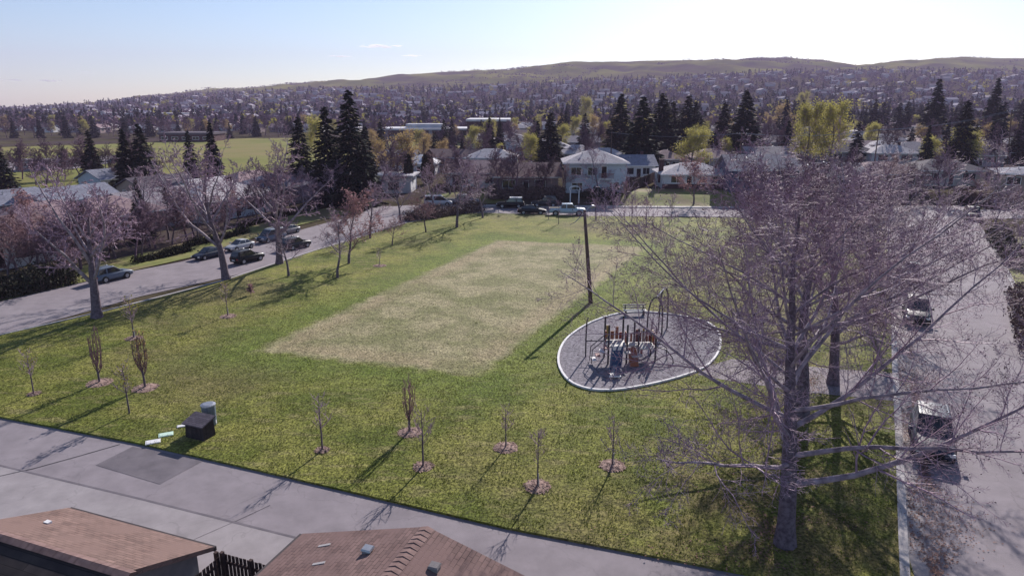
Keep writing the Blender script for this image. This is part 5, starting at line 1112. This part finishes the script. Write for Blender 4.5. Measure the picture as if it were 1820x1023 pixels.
# poles and wires
def upole(px, py, top, label, arm=1.1, lean=(0, 0)):
    p = at(px, py); h = hgt(p, top); o = empty('utility_pole', p, 0, label=label, cat='utility pole', group='utility poles')
    b = MB(); b.tube([(0, 0, -.3), (lean[0], lean[1], h)], [.16, .11], 8); b.build('pole', 'wood_pole', o)
    if arm:
        for z in (h-.3, h-1.9): b = MB(); b.box(lean[0]-arm, lean[0]+arm, lean[1]-.06, lean[1]+.06, z, z+.12); b.build('crossarm', 'wood_pole', o)
        for x in (-.95, -.4, .4, .95): b = MB(); b.tube([(lean[0]+x*arm, lean[1], h-.18), (lean[0]+x*arm, lean[1], h+.02)], .05, 6); b.build('insulator', 'lamp_white', o)
    return p+Vector((lean[0], lean[1], h-.1))
t1 = upole(1312, 312, 236, 'utility pole behind the blue gabled house, with two cross arms')
t2 = upole(1790, 300, 196, 'leaning utility pole near the right edge', lean=(-1.2, .4))
t3 = upole(1085, 300, 234, 'slim lamp pole behind the pale blue house', arm=0)
t4 = upole(1552, 305, 230, 'utility pole hidden among the bare verge crowns')
t5 = upole(755, 320, 252, 'slim pole rising behind the columnar cedars', arm=0)
t6 = upole(1768, 262, 190, 'utility pole near the right edge, farther of two')
def wires(a, c, n, label):
    d = c-a; o = empty('power_line', a, 0, label=label, cat='power line', group='power lines')
    for i in range(n):
        off = Vector((0, 0, 0.0-1.6*(i//3)))+Vector(((i % 3-1)*.8, 0, 0)); b = MB()
        b.tube([tuple(off+d*t+Vector((0, 0, -4*.9*t*(1-t)))) for t in [j/10 for j in range(11)]], .018, 4); b.build('wire', 'grey_metal', o)
wires(t1, t4, 4, 'wires running right from the pole behind the blue house'); wires(t4, t2, 4, 'wires running to the leaning pole at the right edge'); wires(t1, t3, 2, 'wires running left to the slim lamp pole')
wires(t1, at(1420, 320)+Vector((0, 0, 4)), 1, 'service wire dropping to the blue gabled house')

# ------------------------------------------------------------------ blocks of the middle distance
def inside(px, py, boxes):
    return any(x0 < px < x1 and y0 < py < y1 for x0, y0, x1, y1 in boxes)
def pix(X, Y, Z):
    dz = Z-H; d = Y*math.cos(PIT)-dz*math.sin(PIT); u = Y*math.sin(PIT)+dz*math.cos(PIT); return CX+F*X/d, CY-F*u/d
keep_out = [(-400, 236, 660, 420), (640, 246, 915, 420), (660, 205, 930, 252), (660, 290, 1830, 420), (640, 240, 700, 330), (1000, 250, 1420, 420)]
HT = []
for wm, rm, rf in [('siding_white', 'roof_grey', 'gable'), ('siding_cream', 'roof_pale', 'hip'), ('siding_rose', 'roof_rose', 'gable'), ('siding_grey', 'roof_dark', 'hip'), ('siding_paleblue', 'roof_grey', 'hip'), ('siding_white', 'roof_brown', 'gable')]:
    HT.append((wm, rm, rf, None))
taken = []
nh = 0; proto = {}
REG = [(-9999, 'west', 'beyond the left field'), (660, 'mid', 'behind the school'), (1000, 'ctr', 'behind the dense spruces'), (1420, 'east', 'toward the right edge')]
def region(px):
    r = REG[0]
    for q in REG:
        if px >= q[0]: r = q
    return r
HN = ['white gabled house with grey roof', 'cream house with pale hip roof', 'rosy gabled house', 'grey house with dark hip roof', 'pale blue hip roofed house', 'white gabled house with brown roof']
for Y0 in np.geomspace(165, 560, 19):
    for X0 in np.arange(-560, 560, 21):
        X = X0+rnd.uniform(-4, 4); Y = Y0+rnd.uniform(-5, 5)
        px, py = pix(X, Y, T(X, Y))
        if px < -40 or px > 1860 or inside(px, py, keep_out): continue
        if rnd.random() < .14: continue
        i = rnd.randrange(6); wm, rm, rf, _ = HT[i]; rg_ = region(px)
        lab = HN[i]+' in the blocks '+rg_[2]; grp = 'houses in the blocks '+rg_[2]; rz = AL+rnd.choice([0, 0, math.pi/2])+rnd.uniform(-.05, .05)
        if i not in proto:
            proto[i] = house('house', Vector((X, Y, T(X, Y))), 12.5, 8.5, 3.0, rz, rf, 2.0, wm, rm, lab, [(-4.8, -2.6, 1, 2.3), (2, 4.2, 1, 2.3)], (-.5, .4), (3, 5, .7) if i % 2 else None, grp, sides=False)
        else:
            c_ = copy_tree(proto[i]); c_.location = (X, Y, T(X, Y)); c_.rotation_euler = (0, 0, rz); c_['label'] = lab; c_['group'] = grp; s_ = rnd.uniform(.9, 1.15); c_.scale = (s_, s_, 1)
        taken.append((X, Y)); nh += 1
def free(X, Y, r):
    return all((X-a)**2+(Y-c)**2 > r*r for a, c in taken)
tree_out = [(-400, 242, 660, 420), (690, 246, 800, 264), (930, 295, 1830, 420), (660, 300, 930, 420), (680, 210, 910, 250)]
cnt = dict(con=0, bare=0, yel=0)
CK = [('dark spruce in the blocks ', 'spruces in the blocks '), ('bare tree in the blocks ', 'bare trees in the blocks '), ('yellow green tree in the blocks ', 'yellow green trees in the blocks ')]
tries = 0
while tries < 9000 and cnt['con']+cnt['bare']+cnt['yel'] < 470:
    tries += 1
    c_ = rnd.uniform(-.80, .80); Y = 150*(520/150)**(rnd.random()**.8); X = c_*Y; z = T(X, Y); px, py = pix(X, Y, z)
    if inside(px, py, tree_out) or not free(X, Y, 6.5): continue
    rg_ = region(px); u = rnd.random(); p = Vector((X, Y, z))
    if u < .45:
        if cnt['con'] >= 150: continue
        hh = rnd.uniform(7, 14.5)*(1.15 if px > 1000 else .85); conifer(p, hh, CK[0][0]+rg_[2], CK[0][1]+rg_[2], rnd.uniform(.9, 1.2), CONF); cnt['con'] += 1
    elif u < .93:
        if cnt['bare'] >= 200: continue
        plant(rnd.choice(['far0', 'far1', 'dist0']) if Y < 250 else 'dist0', 'bare_tree', p, rnd.uniform(6, 10.5), CK[1][0]+rg_[2], 'tree', CK[1][1]+rg_[2], wide=1.1); cnt['bare'] += 1
    else:
        plant(rnd.choice(['yellow0', 'orange0']), 'budding_tree', p, rnd.uniform(6, 9), CK[2][0]+rg_[2], 'tree', CK[2][1]+rg_[2], wide=1.1); cnt['yel'] += 1
    taken.append((X, Y))
for i in range(16):
    px = -15+i*19+rnd.uniform(-7, 7); p = at(px, 322+rnd.uniform(-16, 22)); plant(['far0', 'far1'][i % 2], 'bare_tree', p, rnd.uniform(6, 9), 'tall bare tree on the near edge of the left field', 'tree', 'bare trees on the near edge of the field', wide=1.2)
# a line of trees along the far side of the left field
for i in range(34):
    px = -20+i*16+rnd.uniform(-5, 5); p = at(px, 243-.0*i+rnd.uniform(-4, 3))
    if i % 3 == 0: conifer(p, rnd.uniform(8, 13), 'dark spruce along the far edge of the left field', 'spruces along the far edge of the field', 1.0, CONF)
    else: plant('dist0', 'bare_tree', p, rnd.uniform(7, 11), 'bare tree along the far edge of the left field', 'tree', 'bare trees along the far edge of the field', wide=1.2)
# a dense belt of tall spruces toward the right
for i in range(60):
    px = 1395+i*8+rnd.uniform(-6, 6); p = at(px, 236+rnd.uniform(-14, 12)); conifer(p, rnd.uniform(11, 18), 'dark spruce in the dense belt across the upper right', 'spruces in the dense belt at upper right', rnd.uniform(.9, 1.2), CONF)

# ------------------------------------------------------------------ far slope: woods and houses that read as one mass
rg = np.random.default_rng(99)
N = 7800
c_ = rg.uniform(-.95, .95, N); Y = 440*(1720/440)**rg.uniform(0, 1, N); X = c_*Y; Z = terr(X, Y)
clump = wav(X*.5, Y*.5)
kind = np.where(rg.random(N)+.25*clump < .34, 0, np.where(rg.random(N)+.15*wav(X*.3+900, Y*.3) < .86, 1, 2))
def far_cloud(sel, per, con, size):
    n = sel.sum(); x, y, z = X[sel], Y[sel], Z[sel]; hh = rg.uniform(6, 13, n) if con else rg.uniform(4.5, 8.5, n); rr = rg.uniform(1.8, 3.2, n) if con else rg.uniform(3.0, 5.6, n)
    u = rg.uniform(0, 1, (n, per)); a = rg.uniform(0, 6.283, (n, per)); q = np.sqrt(rg.uniform(.1, 1, (n, per)))
    if con: rad = (1-u)**.9*rr[:, None]+.15; zz = (.05+.95*u)*hh[:, None]
    else: rad = np.sqrt(np.clip(1-(2*u-1)**2, 0.02, 1))*rr[:, None]; zz = (.2+.8*u)*hh[:, None]
    P = np.stack([x[:, None]+rad*q*np.cos(a), y[:, None]+rad*q*np.sin(a), z[:, None]+zz], -1).reshape(-1, 3)
    return quads(P, size, rg, 1.3)
for k, nm_, per, con, size, m_, lab in [(0, 'distant_conifer_woods', 40, True, 1.6, 'conifer_far', 'dark conifers scattered over the far slope below the hills'), (1, 'distant_bare_woods', 30, False, 1.7, 'twig_far', 'purplish bare trees massed over the far slope below the hills'), (2, 'distant_budding_woods', 34, False, 1.7, 'far_yellow', 'yellow green budding trees dotted over the far slope')]:
    o = link(nm_, leaf_mesh(nm_, far_cloud(kind == k, per, con, size), [M[m_]])); set_props(o, lab, 'woods', None, 'stuff')
# scrub on the bare hill
n = 1300; hc = rg.uniform(-.5, .95, n); hy = rg.uniform(1720, 2450, n); hx_ = hc*hy; sel = wav(hx_*.6, hy*.6) > .25; hx_, hy = hx_[sel], hy[sel]; hz_ = terr(hx_, hy)
P = np.repeat(np.stack([hx_, hy, hz_], 1), 14, 0)+rg.normal(size=(len(hx_)*14, 3))*np.array([9, 9, 1.2])+np.array([0, 0, 1.5])
o = link('hill_scrub', leaf_mesh('hill_scrub', quads(P, 3.0, rg, 1.3), [M['twig_far']])); set_props(o, 'dark scrub thickets on the bare grassy hills', 'scrub', None, 'stuff')
b_w, b_r = MB(), MB()
for i in range(850):
    row = 560*(1680/560)**(rg.integers(0, 26)/26); x = rg.uniform(-.9, .95)*row; y = row+25*math.sin(x/160+row)+rg.normal()*5; z = T(x, y); a = rg.choice([0, math.pi/2])+rg.normal()*.1; l_, d_ = rg.uniform(5, 8), rg.uniform(4, 5); h_ = rg.choice([3.2, 5.2]); ca, sa = math.cos(a), math.sin(a)
    f = lambda u, v, q: (x+u*ca-v*sa, y+u*sa+v*ca, z+q)
    b_w.mesh([f(s*l_, t*d_, q) for q in (-2, h_) for s, t in ((-1, -1), (1, -1), (1, 1), (-1, 1))]+[f(-l_, 0, h_+2), f(l_, 0, h_+2)], [(0, 1, 5, 4), (1, 2, 6, 5), (2, 3, 7, 6), (3, 0, 4, 7), (4, 7, 8), (5, 9, 6)])
    e = 1.08; b_r.mesh([f(-l_*e, -d_*e, h_-.1), f(l_*e, -d_*e, h_-.1), f(l_*e, 0, h_+2.1), f(-l_*e, 0, h_+2.1), f(l_*e, d_*e, h_-.1), f(-l_*e, d_*e, h_-.1)], [(0, 1, 2, 3), (3, 2, 4, 5)])
o = b_w.build('distant_houses', 'far_wall', None, uv=False, fix=False); set_props(o, 'pale far off houses among the trees of the slope', 'houses', None, 'stuff')
rr_ = b_r.build('roofs', 'far_roof', o, uv=False, fix=False); rr_['kind'] = 'stuff'
# ------------------------------------------------------------------ clouds and haze
mc = bpy.data.materials.new('cloud'); mc.use_nodes = True; 
nt = mc.node_tree; cv = nt.nodes.new('ShaderNodeVolumePrincipled'); cv.inputs['Color'].default_value = (1, 1, 1, 1); cv.inputs['Density'].default_value = 0.012; cv.inputs['Anisotropy'].default_value = 0.6; nt.links.new(cv.outputs[0], nt.nodes['Material Output'].inputs['Volume']); nt.nodes.remove(nt.nodes['Principled BSDF'])
M['cloud'] = mc
for px, py, wd, hh in [(680, 84, 330, 40), (604, 101, 170, 24), (733, 100, 150, 22), (90, 144, 170, 22), (28, 143, 160, 16), (150, 129, 70, 10)]:
    yy = 9000; tn = PIT+math.atan((py-CY)/F); z = H-yy*math.tan(tn); x = (px-CX)/F*(yy*math.cos(PIT)-(z-H)*math.sin(PIT))
    rgc = np.random.default_rng(px); bm = bmesh.new()
    for i in range(16):
        u = rgc.uniform(-1, 1); r = hh*(1-.75*abs(u))*rgc.uniform(.5, 1.0)
        m4 = Matrix.Translation((u*wd*.85, rgc.normal()*60, abs(rgc.normal())*hh*.25))@Matrix.Diagonal((r*3.2, r*3, r*.55, 1)); bmesh.ops.create_icosphere(bm, subdivisions=2, radius=1, matrix=m4)
    me = bpy.data.meshes.new('cloud'); bm.to_mesh(me); bm.free(); me.materials.append(mc); me.polygons.foreach_set('use_smooth', np.ones(len(me.polygons), bool))
    set_props(link('cloud', me, None, (x, yy, z)), 'small white flat cloud low in the left sky', 'cloud', 'small clouds', 'structure')
mh = bpy.data.materials.new('haze'); mh.use_nodes = True; nt = mh.node_tree; nt.nodes.clear()
pv = nt.nodes.new('ShaderNodeVolumePrincipled'); pv.inputs['Color'].default_value = (.77, .64, .93, 1); pv.inputs['Density'].default_value = 0.00017; pv.inputs['Anisotropy'].default_value = 0.0
om = nt.nodes.new('ShaderNodeOutputMaterial'); nt.links.new(pv.outputs[0], om.inputs['Volume']); M['haze'] = mh
b = MB(); b.box(-5200, 5200, -150, 3600, -3, 260); o = b.build('haze', 'haze', None, uv=False); set_props(o, 'thin pale haze filling the valley air', 'haze', None, 'stuff')
print('houses', nh, cnt, 'objects', len(bpy.data.objects))
